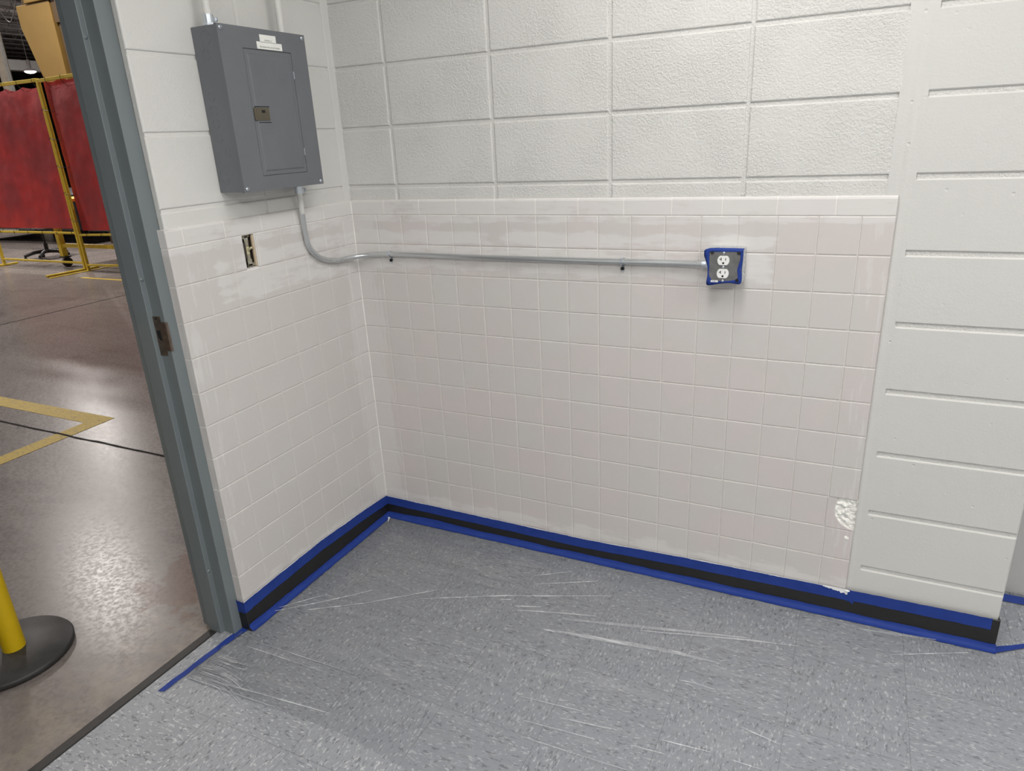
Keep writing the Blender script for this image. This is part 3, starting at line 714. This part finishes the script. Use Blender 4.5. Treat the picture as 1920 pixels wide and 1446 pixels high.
for z in (1.2190, 1.1775, 1.1362):
    MB().tube([(1.3995, -0.0572, z), (1.3995, -0.0605, z), (1.3995, -0.0612, z)], 0.003, 14, radii=[0.0040, 0.0038, 0.002]).build('screw', M_ZINC, ob)
o = MB().box((1.3655, -0.0601, 1.1310), (1.3865, -0.0594, 1.1370)).build('sticker', M_LABEL, ob)
text('buffer', 0.0055, Matrix.Translation((1.376, -0.0603, 1.134)) @ Matrix.Rotation(math.pi/2, 4, 'X'), o, simple('sticker_ink', (0.12, 0.14, 0.35, 1)))

# ------------------------------------------------------------------ uncovered light switch
sw = thing('light_switch', 'bare light switch without its cover plate in a tile cutout below the panel', 'light switch', (-0.03, -0.5335, 1.216))
mb = MB(); xb = -0.058
mb.box((xb, -0.5575, 1.2165), (xb+0.002, -0.5095, 1.319)); mb.box((xb, -0.5575, 1.2165), (-0.010, -0.5555, 1.319)); mb.box((xb, -0.5115, 1.2165), (-0.010, -0.5095, 1.319))
mb.box((xb, -0.5575, 1.2165), (-0.010, -0.5095, 1.2185)); mb.box((xb, -0.5575, 1.317), (-0.010, -0.5095, 1.319)); mb.build('back_box', M_DIRTY, sw)
tag(MB().box((-0.0095, -0.5150, 1.2175), (-0.0015, -0.5098, 1.3175), 0.001).build('plaster_edge', M_WOOD, sw), 'tan raw edge of the cutout')
mb = MB(); mb.box((-0.045, -0.5445, 1.242), (-0.0125, -0.5200, 1.296), 0.002); mb.build('switch_body', M_DIRTY, sw)
mb = MB()
mb.box((-0.0125, -0.5405, 1.2960), (-0.0110, -0.5240, 1.3140)); mb.box((-0.0125, -0.5405, 1.2200), (-0.0110, -0.5220, 1.2420)); mb.box((-0.0125, -0.5375, 1.242), (-0.0110, -0.5265, 1.296))
mb.box((-0.0125, -0.5480, 1.310), (-0.0110, -0.5180, 1.3165)); mb.box((-0.0125, -0.5420, 1.218), (-0.0110, -0.5160, 1.2245))
for y, z in ((-0.5450, 1.3120), (-0.5180, 1.2240)): mb.tube([(-0.0105, y+0.004*math.cos(a*math.pi/8), z+0.004*math.sin(a*math.pi/8)) for a in range(17)], 0.0014, 6)
mb.build('yoke', M_YOKE, sw)
for z in (1.305, 1.229): MB().tube([(-0.0112, -0.5325, z), (-0.0088, -0.5325, z)], 0.003, 12, radii=[0.0036, 0.003]).build('screw', M_ZINC, sw)
mb = MB(); mb.box((-0.012, -0.5375, 1.257), (-0.0100, -0.5265, 1.281), 0.0008)
mb.prism([(-0.0100, 1.266), (-0.0100, 1.275), (0.006, 1.2815), (0.006, 1.2755)], lambda p: (p[0], -0.5352, p[1]), lambda p: (p[0], -0.5285, p[1]), 0.0008)
tag(mb.build('toggle', M_IVORY, sw), 'ivory toggle lever')

# ------------------------------------------------------------------ blue tape strips
def rag(s, amp, f=40): return amp*(mnoise.noise(Vector((s*f, 3.1*amp*1e4, 0)))+0.5*mnoise.noise(Vector((s*f*4, 9, 0))))
def interp(tab, s):
    for (a, va), (b, vb) in zip(tab, tab[1:]):
        if s <= b: return va+(vb-va)*max(0, min(1, (s-a)/(b-a)))
    return tab[-1][1]
def wall_tape(F, s0, s1, top, wid, h0, name_label, smear=True, n=160, seedo=0.0):
    mb = MB()
    def fn(u, v):
        s = s0+(s1-s0)*u; zt = interp(top, s)+rag(s+seedo, 0.0012, 25)+rag(s+seedo, 0.0008, 120); zb = interp(top, s)-wid+rag(s+seedo+5, 0.0022, 12)
        h = h0+0.0007*mnoise.noise(Vector((s*30, v*3, seedo)))
        return F(s, h, zb+(zt-zb)*v)
    mb.grid(n, 4, fn); o = mb.build('masking_tape', M_TAPE); tag(o, name_label, 'tape', 'blue tape strips')
    if smear:
        mb = MB()
        def fs(u, v):
            s = s0+(s1-s0)*u; zt = interp(top, s)+rag(s+seedo, 0.0012, 25)+rag(s+seedo, 0.0008, 120)
            wv = 0.0015+0.004*max(0, mnoise.noise(Vector((s*9+seedo, 2, 2)))+0.1+0.3*mnoise.noise(Vector((s*60, 1, 7))))
            return F(s, h0+0.0006, zt-wv*0.55+(wv*1.1)*v)
        mb.grid(n*2, 1, fs); tag(mb.build('paint_edge', M_WPAINT, o), 'white paint smeared over the tape edge')
    return o
tw = wall_tape(B, 0.002, 1.866, [(0, .1085), (.5, .1035), (.93, .0995), (1.3, .111), (1.6, .1145), (1.84, .1165), (1.85, .116), (1.868, .104)], 0.040, 0.0046, 'long blue tape strip above the black base on the back tiled wall')
mb = MB()      # torn, paint-caked patch at the end of that strip
def torn(u, v):
    s = 1.770+0.080*u; z = 0.1185-0.016*v*(0.3+0.9*u)*(1+0.6*mnoise.noise(Vector((s*130, 2, v)))); return B(s, 0.0056+0.001*mnoise.noise(Vector((s*200, v*9, 0))), z)
mb.grid(40, 5, torn); mb.tube([B(1.838, .006, .1145), B(1.8445, .009, .1155), B(1.851, .006, .1145)], 0.003, 8, radii=[.002, .0042, .002]); tag(mb.build('paint_clot', M_WPAINT, tw), 'thick torn clot of white paint')
wall_tape(B, 1.846, 2.245, [(1.84, .1190), (2.25, .1225)], 0.040, 0.0060, 'clean blue tape strip above the black base at the right end of the wall', False, 60, 3.0)
tl = wall_tape(L, 0.004, 0.834, [(0, .112), (.17, .124), (.436, .136), (.668, .132), (.834, .127)], 0.043, 0.0046, 'blue tape strip above the black base on the left tiled wall', True, 110, 7.0)
mb = MB(); mb.m = 0
mb.grid(14, 6, lambda u, v: (-0.047+0.052*u, -0.8357-0.001*math.sin(u*9+v*4)-(0.010*max(0, .35-u) if u < .35 else 0), 0.082+0.046*v+0.006*(0.5-u)*v+0.004*mnoise.noise(Vector((u*6, v*3, 1)))))
mb.grid(6, 4, lambda u, v: (0.0046*(1-u)+0.0052*u, -0.8357+0.03*u, 0.083+0.043*v)); tag(mb.build('folded_end', M_TAPE, tl), 'torn end folded round the wall corner')

def floor_tape(F, s0, s1, label, seedo, n=140, lift=None):
    mb = MB()
    prof = [(0.0052, 0.0325), (0.0066, 0.023), (0.0115, 0.0160), (0.0180, FZ+0.0032), (0.0245, FZ+0.0026)]
    def fn(u, v):
        s = s0+(s1-s0)*u; k = v*(len(prof)-1); i = min(int(k), len(prof)-2); f = k-i
        h = prof[i][0]+(prof[i+1][0]-prof[i][0])*f; z = prof[i][1]+(prof[i+1][1]-prof[i][1])*f
        if v < 0.3: z += rag(s+seedo, 0.004, 7)+ (lift(s) if lift else 0)
        if v > 0.9: h += rag(s+seedo+2, 0.003, 9)
        h += 0.0008*mnoise.noise(Vector((s*25, v*5, seedo)))
        return F(s, h+0.0002, z)
    mb.grid(n, 8, fn); o = mb.build('masking_tape', M_TAPE); tag(o, label, 'tape', 'blue tape strips'); return o
ft = floor_tape(B, 0.006, 2.268, 'blue tape strip where the black base meets the floor along the back wall', 1.0, 220, lambda s: 0.006*math.exp(-((s-0.25)/0.12)**2))
mb = MB(); mb.grid(16, 3, lambda u, v: (2.258+0.17*u, -0.0265+0.68*0.17*u+(0.030-0.008*min(1, u*3))*v, FZ+0.0045+0.0010*math.sin(u*7)*v)); tag(mb.build('loose_tail', M_TAPE, ft), 'loose tail running on past the wall end')
mb = MB()
def drip(u, v): 
    y = -0.026-0.034*v; x = 0.020+0.018*v+0.009*(u-.5)*(1.3-v)+0.003*mnoise.noise(Vector((v*12, u*3, 1))); return (x, y, FZ+0.0050+0.0006*math.sin(u*3))
mb.grid(6, 16, drip); tag(mb.build('paint_drip', M_WPAINT, ft), 'white paint drip in the corner')
fl = floor_tape(L, 0.006, 0.832, 'blue tape strip where the black base meets the floor along the left wall', 4.0, 90)
mb = MB()
mb.grid(30, 3, lambda u, v: (-0.0115-0.004*u-0.014*u+(-0.022+0.001*math.sin(u*20))*v+(0.012*(1-u)**4)*(1-v), -0.822-0.33*u-0.008*v*u, FZ+0.0028+0.0005*math.sin(u*31+v)))
tag(mb.build('masking_tape', M_TAPE), 'narrow blue tape strip lying on the floor across the doorway', 'tape', 'blue tape strips')

# ------------------------------------------------------------------ clear plastic sheeting on the floor
edge = [(-0.03, -1.084), (0.12, -1.080), (0.33, -1.068), (0.58, -1.062), (0.82, -1.09), (1.3, -1.22), (2.0, -1.6), (3.6, -2.0)]
def sheet(u, v):
    x = -0.02+3.5*u**1.2
    yb = -0.02 if x < 2.26 else -0.02+(x-2.26)*0.55
    yb = min(yb, 0.2); ya = interp(edge, x); y = ya+(yb-ya)*v
    e = min(1, min(v, 1-v)*8+0.1)
    n = mnoise.noise(Vector((x*2.2+y*3, y*14-x*2, 0)))*0.6+mnoise.noise(Vector((x*5, y*34-x*4, 5)))*0.4
    return (x, y, FZ+0.0016+0.0022*e*(0.5+0.5*n))
mb = MB(); mb.grid(180, 130, sheet)
mb.m = 1
folds = [([(0.314, -0.543), (0.495, -0.395)], 5), ([(0.457, -0.468), (0.725, -0.341), (0.823, -0.302), (1.094, -0.193)], 7), ([(0.741, -0.357), (0.773, -0.344)], 3), ([(0.796, -0.374), (0.89, -0.342)], 4),
    ([(0.815, -0.391), (0.923, -0.358), (1.086, -0.316)], 9), ([(0.983, -0.373), (1.203, -0.32), (1.566, -0.235)], 16), ([(0.939, -0.446), (1.122, -0.421), (1.339, -0.392), (1.495, -0.384)], 22),
    ([(1.411, -0.502), (1.447, -0.496), (1.516, -0.499)], 7), ([(0.992, -0.745), (1.187, -0.727)], 4), ([(1.128, -0.774), (1.293, -0.753)], 6), ([(1.053, -0.876), (1.355, -0.866)], 6), ([(1.041, -0.823), (1.244, -0.806)], 4),
    ([(1.347, -0.786), (1.435, -0.779)], 4), ([(1.414, -0.737), (1.546, -0.725)], 5), ([(0.793, -0.182), (0.913, -0.107)], 4), ([(0.815, -0.231), (1.014, -0.132)], 4),
    ([(0.007, -0.727), (0.159, -0.596), (0.271, -0.486)], 7), ([(0.111, -0.678), (0.315, -0.545)], 3), ([(0.013, -0.702), (0.117, -0.581)], 3), ([(-0.006, -1.082), (0.122, -1.076), (0.339, -1.066)], 6),
    ([(0.042, -1.066), (0.268, -1.042)], 6), ([(0.112, -1.055), (0.513, -1.02)], 5), ([(1.888, -0.056), (2.109, -0.022)], 14), ([(1.978, -0.149), (2.192, -0.051)], 5), ([(1.601, -0.609), (1.707, -0.629)], 5),
    ([(1.594, -0.729), (1.674, -0.728)], 5), ([(1.246, -0.330), (1.549, -0.250), (1.719, -0.215)], 10), ([(0.06, -0.871), (0.48, -0.862)], 3), ([(0.06, -0.90), (0.40, -0.892)], 3)]
for k in range(26):          # pale crinkles fanning from the taped corner, painting in the sheen on the film
    ya = -0.960-0.0048*k; L_ = 0.05+0.075*random.random()+0.004*k
    folds.append(([(-0.008+0.02*random.random(), ya), (0.03+L_*.5, ya-0.004+0.010*random.random()), (0.02+L_, ya+0.002+0.012*random.random()-0.0015*k)], 1.6+2.2*random.random()))
for path, wmm in folds:
    P_ = catmull([(x, y, 0) for x, y in path], 10); n = len(P_)
    prev = None
    for i, p in enumerate(P_):
        t = (P_[min(i+1, n-1)]-P_[max(i-1, 0)]).normalized(); s_ = Vector((-t.y, t.x, 0))
        ta = math.sin(math.pi*min(1, (i+0.3)/n))**0.6
        w_ = wmm*0.00042*ta*(1+0.35*mnoise.noise(Vector((p.x*40, p.y*40, 0)))); hgt = 0.0024+0.0016*ta
        row = [p-s_*w_+Vector((0, 0, FZ+0.0042)), p+Vector((0, 0, FZ+0.0042+hgt*0.6)), p+s_*w_+Vector((0, 0, FZ+0.0042))]
        row = [mb.bm.verts.new(q) for q in row]
        if prev: mb._fin([mb.bm.faces.new((prev[k], row[k], row[k+1], prev[k+1])) for k in (0, 1)], True)
        prev = row
tag(mb.build('plastic_sheet', [M_FILM, M_FOLD], fix=False), 'clear wrinkled plastic sheet spread over the grey floor tiles', 'plastic sheet')
# plastic hung over the alcove behind the wall end
mb = MB(); mb.grid(60, 30, lambda u, v: (2.24+1.9*u, 0.300+0.010*mnoise.noise(Vector((u*26, v*2, 0))), FZ+0.035+2.2*v))
mb.m = 1; mb.grid(20, 2, lambda u, v: (2.25+1.9*u, 0.296-0.02*(1-v), FZ+0.004+0.016*v))
tag(mb.build('plastic_curtain', [M_DRAPE, M_TAPE]), 'hanging sheet of cloudy plastic taped down behind the wall end', 'plastic sheet')

# ------------------------------------------------------------------ factory floor: stanchion, markings, joints
s_ = thing('stanchion', 'yellow barrier post on a round black base outside the doorway', 'stanchion', (-0.668, -1.24, 0.004))
cx, cy = -0.668, -1.240
mb = MB(); mb.lathe([(0.0, 0.004), (0.176, 0.004), (0.185, 0.010), (0.186, 0.022), (0.181, 0.029), (0.05, 0.0315), (0.0, 0.041)][1:-1], (cx, cy, 0), 72); mb.build('base', M_SBASE, s_)
mb = MB(); mb.lathe([(0.034, 0.0305), (0.034, 0.98), (0.030, 0.995)], (cx-0.002, cy+0.015, 0), 32); mb.build('post', M_YPOLE, s_)
mb = MB(); mb.lathe([(0.036, 0.993), (0.038, 1.0), (0.038, 1.05), (0.03, 1.06)], (cx-0.002, cy+0.015, 0), 32); mb.build('cap', M_CHBLK, s_)
mb = MB()
mb.prism([(-2.385, 0.375), (-7.0, 0.36), (-7.0, 0.26), (-2.505, 0.252), (-2.485, -0.33), (-2.47, -2.6), (-2.355, -2.6), (-2.368, -0.33)], lambda p: (p[0], p[1], 0.0042), lambda p: (p[0], p[1], 0.0056))
tag(mb.build('floor_marking', M_YLINE), 'worn yellow line turning a right angle on the concrete near the doorway', 'floor marking')
tag(MB().box((-7.9, 3.82, 0.0042), (-4.0, 3.875, 0.0056)).build('floor_marking', M_YLINE), 'thin yellow line on the concrete in front of the right red curtain', 'floor marking')
mb = MB()
def jn(a, b, wd, nn):
    A = Vector(a); Bv = Vector(b); d = (Bv-A).normalized(); s2 = Vector((-d.y, d.x, 0)); prev = None
    for i in range(nn+1):
        p = A+(Bv-A)*(i/nn); w_ = wd*(0.7+0.6*abs(mnoise.noise(Vector((p.x*9, p.y*9, 3))))); o_ = s2*0.006*mnoise.noise(Vector((p.x*5, p.y*5, 8)))
        row = [mb.bm.verts.new(p+o_-s2*w_+Vector((0, 0, 0.0062))), mb.bm.verts.new(p+o_+s2*w_+Vector((0, 0, 0.0062)))]
        if prev: mb._fin([mb.bm.faces.new((prev[0], row[0], row[1], prev[1]))])
        prev = row
jn((-0.2, 0.085, 0), (-9.0, 0.06, 0), 0.0085, 300); jn((-6.05, 0.06, 0), (-6.0, 20, 0), 0.008, 120)
struct(mb.build('trim_1', M_JOINT))

# ------------------------------------------------------------------ welding screens
def screen(x0, x1, y, label, seedo, lean=0.0):
    t = thing('welding_screen', label, 'welding screen', ((x0+x1)/2, y, 0.004), 'welding screens'); r = 0.019; zt = 2.615
    for x in (x0, x1):
        MB().box((x-r, y-r, 0.03), (x+r, y+r, zt), 0.004).build('post', M_YEL, t)
        MB().box((x-0.022, y-0.58, 0.006), (x+0.022, y+(0.2 if seedo < 3 else 0.42), 0.034), 0.004).build('foot', M_YEL, t)
    for z, th in ((zt-0.02, 0.021), (0.545, 0.014), (0.112, 0.014)):
        MB().box((x0+r, y-0.018, z-th), (x1-r, y+0.018, z+th), 0.003).build('rail', M_YEL, t)
    mb = MB(); W = x1-x0-0.07
    def cur(u, v):
        x = x0+0.035+W*u; z = 0.60+(2.535-0.60)*v
        sag = 0.035*abs(math.sin(u*math.pi*5))*v**6+0.03*mnoise.noise(Vector((u*3+seedo, 2, 0)))*v**6
        return (x, y+0.045+0.016*mnoise.noise(Vector((u*5+seedo, v*3, 1)))+0.006*mnoise.noise(Vector((u*17, v*12, seedo))), z-sag+(0.06 if seedo > 3 else 0)*v**3)
    mb.grid(50, 50, cur); mb.build('curtain', M_RED, t)
    mb = MB()
    def tie(xa, za, xb, zb): mb.tube(catmull([(xa, y-0.03, za), ((xa+xb)/2, y-0.035, (za+zb)/2), (xb, y+0.03, zb)], 3), 0.0055, 5)
    ties = []
    for k in range(6):
        x = x0+0.2+(W-0.2)*k/5; ties.append([(x, y-0.03, zt+0.012), (x+0.004, y-0.032, zt-0.05), (x+0.01, y+0.035, zt-0.13)]); ties.append([(x, y-0.024, 0.568), (x, y-0.026, 0.522), (x, y+0.035, 0.60)])
    for k in range(5):
        z = 0.75+0.37*k; s1 = 1 if seedo < 3 else -1; xp = x1 if seedo < 3 else x0
        ties.append([(xp+s1*0.026, y-0.028, z), (xp-s1*0.026, y-0.030, z-0.01), (xp-s1*0.12, y+0.035, z-0.02)])
    t.rotation_euler = (0, lean, 0)
    for q in ties: MB().tube(catmull(q, 3), 0.0034, 5).build('wire_tie', M_CHBLK, t)
screen(-10.50, -8.475, 4.30, 'red welding curtain on a yellow frame, the left of two screens outside the doorway', 1.0)
screen(-8.345, -6.45, 4.262, 'red welding curtain on a yellow frame, the right screen half hidden by the door frame', 5.0, -0.020)

# ------------------------------------------------------------------ things behind the screens
t = thing('machine_column', 'tall tan boxy machine column rising behind the red curtains', 'machine', (-11.5, 6.9, 0.004))
mb = MB(); mb.prism([(-12.02, 4.14), (-11.09, 4.135), (-11.075, 2.2), (-11.45, 2.2), (-11.76, 3.04), (-11.92, 3.53), (-12.02, 3.78)], lambda p: (p[0], 6.5, p[1]), lambda p: (p[0], 6.60, p[1]), 0.01); mb.box((-11.9, 6.61, 3.2), (-11.3, 7.4, 4.1)); mb.build('hood', M_TAN, t)
MB().box((-11.70, 6.46, 4.142), (-10.95, 7.4, 5.2), 0.01).build('upper_housing', M_TAN, t)
MB().box((-12.02, 6.62, 4.142), (-11.70, 7.4, 5.2), 0.01).build('side_housing', M_BROWN_SHADE, t)
MB().box((-11.07, 6.52, 3.785), (-10.92, 7.4, 4.138), 0.005).build('bracket', M_BROWN_SHADE, t)
MB().box((-11.06, 6.56, 0.004), (-10.93, 7.4, 3.78), 0.005).build('column', M_BROWN_SHADE, t)
t = thing('office_chair', 'black swivel chair base under the left red curtain', 'chair', (-10.44, 4.98, 0.004)); cx, cy = -10.44, 4.98
for k in range(5):
    a = math.radians(20+72*k); d = Vector((math.cos(a), math.sin(a), 0)); e = Vector((cx, cy, 0))+d*0.33
    lg = MB(); lg.tube([Vector((cx, cy, 0.135))+d*0.02, Vector((cx, cy, 0.125))+d*0.18, Vector((cx, cy, 0.075))+d*0.34], 0.03, 10, radii=[0.035, 0.028, 0.022]); g_ = lg.build('leg', M_CHBLK, t)
    s2 = Vector((-d.y, d.x, 0)); mb = MB(); mb.cyl(e+s2*0.028+Vector((0, 0, 0.032)), e-s2*0.028+Vector((0, 0, 0.032)), 0.027, n=16); mb.build('caster', M_CHBLK, g_)
MB().cyl((cx, cy, 0.10), (cx, cy, 0.26), 0.03).cyl((cx, cy, 0.26), (cx, cy, 0.46), 0.016).build('gas_lift', M_CHBLK, t)
MB().box((cx-0.24, cy-0.24, 0.46), (cx+0.24, cy+0.24, 0.54), 0.03).build('seat', M_CHBLK, t)
MB().box((cx-0.2, cy+0.22, 0.62), (cx+0.2, cy+0.27, 1.05), 0.02).box((cx-0.03, cy+0.2, 0.48), (cx+0.03, cy+0.25, 0.7)).build('backrest', M_CHBLK, t)
t = thing('steel_cart', 'yellow steel cart on a black wheel seen under the red curtains', 'cart', (-9.18, 4.46, 0.004)); 
MB().box((-9.23, 4.44, 0.16), (-9.15, 4.52, 1.0), 0.004).build('post', M_YEL, t)
mb = MB(); mb.cyl((-9.12, 4.47, 0.078), (-9.165, 4.475, 0.078), 0.072, n=28); mb.build('wheel', M_RUBBER, t)
MB().box((-9.25, 4.43, 0.145), (-9.10, 4.53, 0.165), 0.003).box((-9.175, 4.45, 0.07), (-9.168, 4.49, 0.15)).box((-9.117, 4.45, 0.07), (-9.11, 4.49, 0.15)).build('wheel_fork', M_CHBLK, t)
MB().box((-9.15, 4.46, 0.30), (-6.6, 4.52, 0.355), 0.003).build('beam', M_YEL, t)
MB().box((-6.66, 4.44, 0.006), (-6.58, 4.52, 1.0), 0.004).build('post', M_YEL, t)
MB().box((-9.15, 4.44, 0.98), (-6.66, 5.6, 1.02), 0.004).build('deck', M_YEL, t)
for yy in (5.56,):
    for xx in (-9.19, -6.62): MB().box((xx-.04, yy-.04, 0.006), (xx+.04, yy+.04, 1.0), 0.004).build('post', M_YEL, t)
t = thing('machine_bed', 'low black machine bed in the dark under the left curtain', 'machine', (-13.0, 7.0, 0.004))
MB().box((-15.2, 6.2, 0.30), (-11.3, 8.2, 0.95), 0.02).build('bed', M_CHBLK, t)
for xx in (-15.0, -11.55):
    for yy in (6.35, 8.0): MB().box((xx-.08, yy-.08, 0.004), (xx+.08, yy+.08, 0.31)).build('leg', M_CHBLK, t)
# services seen between the roof and the curtains
t = thing('wrapped_pipe', 'cream wrapped vertical pipe at the far left above the curtain', 'pipe', (-17.02, 9.0, 0.004))
MB().cyl((-17.02, 9, 0.004), (-17.02, 9, 6.5), 0.12).build('pipe', M_CREAM, t)
for k, x in enumerate((-16.84, -16.80, -16.75)):
    o = MB().cyl((x, 8.95, 0.004), (x-0.02, 8.95, 6.5), 0.012).build('conduit', M_LTBEAM); tag(o, 'thin grey factory conduit beside the cream wrapped pipe', 'conduit', 'factory conduits')
o = MB().tube(catmull([(-16.6, 8.5, 6.4), (-16.1, 8.5, 5.2), (-15.77, 8.5, 4.69), (-15.55, 8.5, 4.466), (-15.39, 8.5, 4.53), (-15.23, 8.5, 4.70), (-15.1, 8.5, 5.0), (-14.9, 8.5, 6.45)], 8), 0.010, 8).build('cable', M_DKSTEEL); tag(o, 'dark cable hanging in a loop under the factory roof', 'cable')
tag(MB().box((-22.3, 4.0, 4.20), (-22.0, 24.8, 4.50), 0.01).build('roof_beam', M_LTBEAM), 'pale horizontal beam under the dark factory roof', 'beam')
for k in range(24):
    x = -14.0-k*1.2
    mb = MB(); mb.box((x-0.06, -14.9, 5.98), (x+0.06, 24.9, 6.03)); mb.box((x-0.06, -14.9, 6.42), (x+0.06, 24.9, 6.49))
    for q in range(40): 
        y0q = 4+q*0.5
        mb.tube([(x, y0q, 6.03), (x, y0q+0.25, 6.42)], 0.012, 4); mb.tube([(x, y0q+0.25, 6.42), (x, y0q+0.5, 6.03)], 0.012, 4)
    tag(mb.build('roof_joist', M_DKSTEEL), 'dark open-web steel joist under the factory roof', 'joist', 'factory roof joists')
t = thing('high_bay_light', 'glowing round lamp hanging in the factory above the left curtain', 'lamp', (-20.82, 12.0, 4.03))
mb = MB(); mb.lathe([(0.03, -0.05), (0.09, -0.042), (0.14, -0.015), (0.155, 0.0), (0.145, 0.012)], (-20.82, 12, 4.05), 32); mb.build('lens', M_LAMP, t)
mb = MB(); mb.lathe([(0.165, 0.012), (0.165, 0.03), (0.12, 0.07), (0.05, 0.09), (0.05, 0.32)], (-20.82, 12, 4.05), 32); mb.build('reflector', M_DKSTEEL, t)
MB().cyl((-20.82, 12, 4.37), (-20.82, 12, 6.5), 0.006).build('hanger', M_DKSTEEL, t)
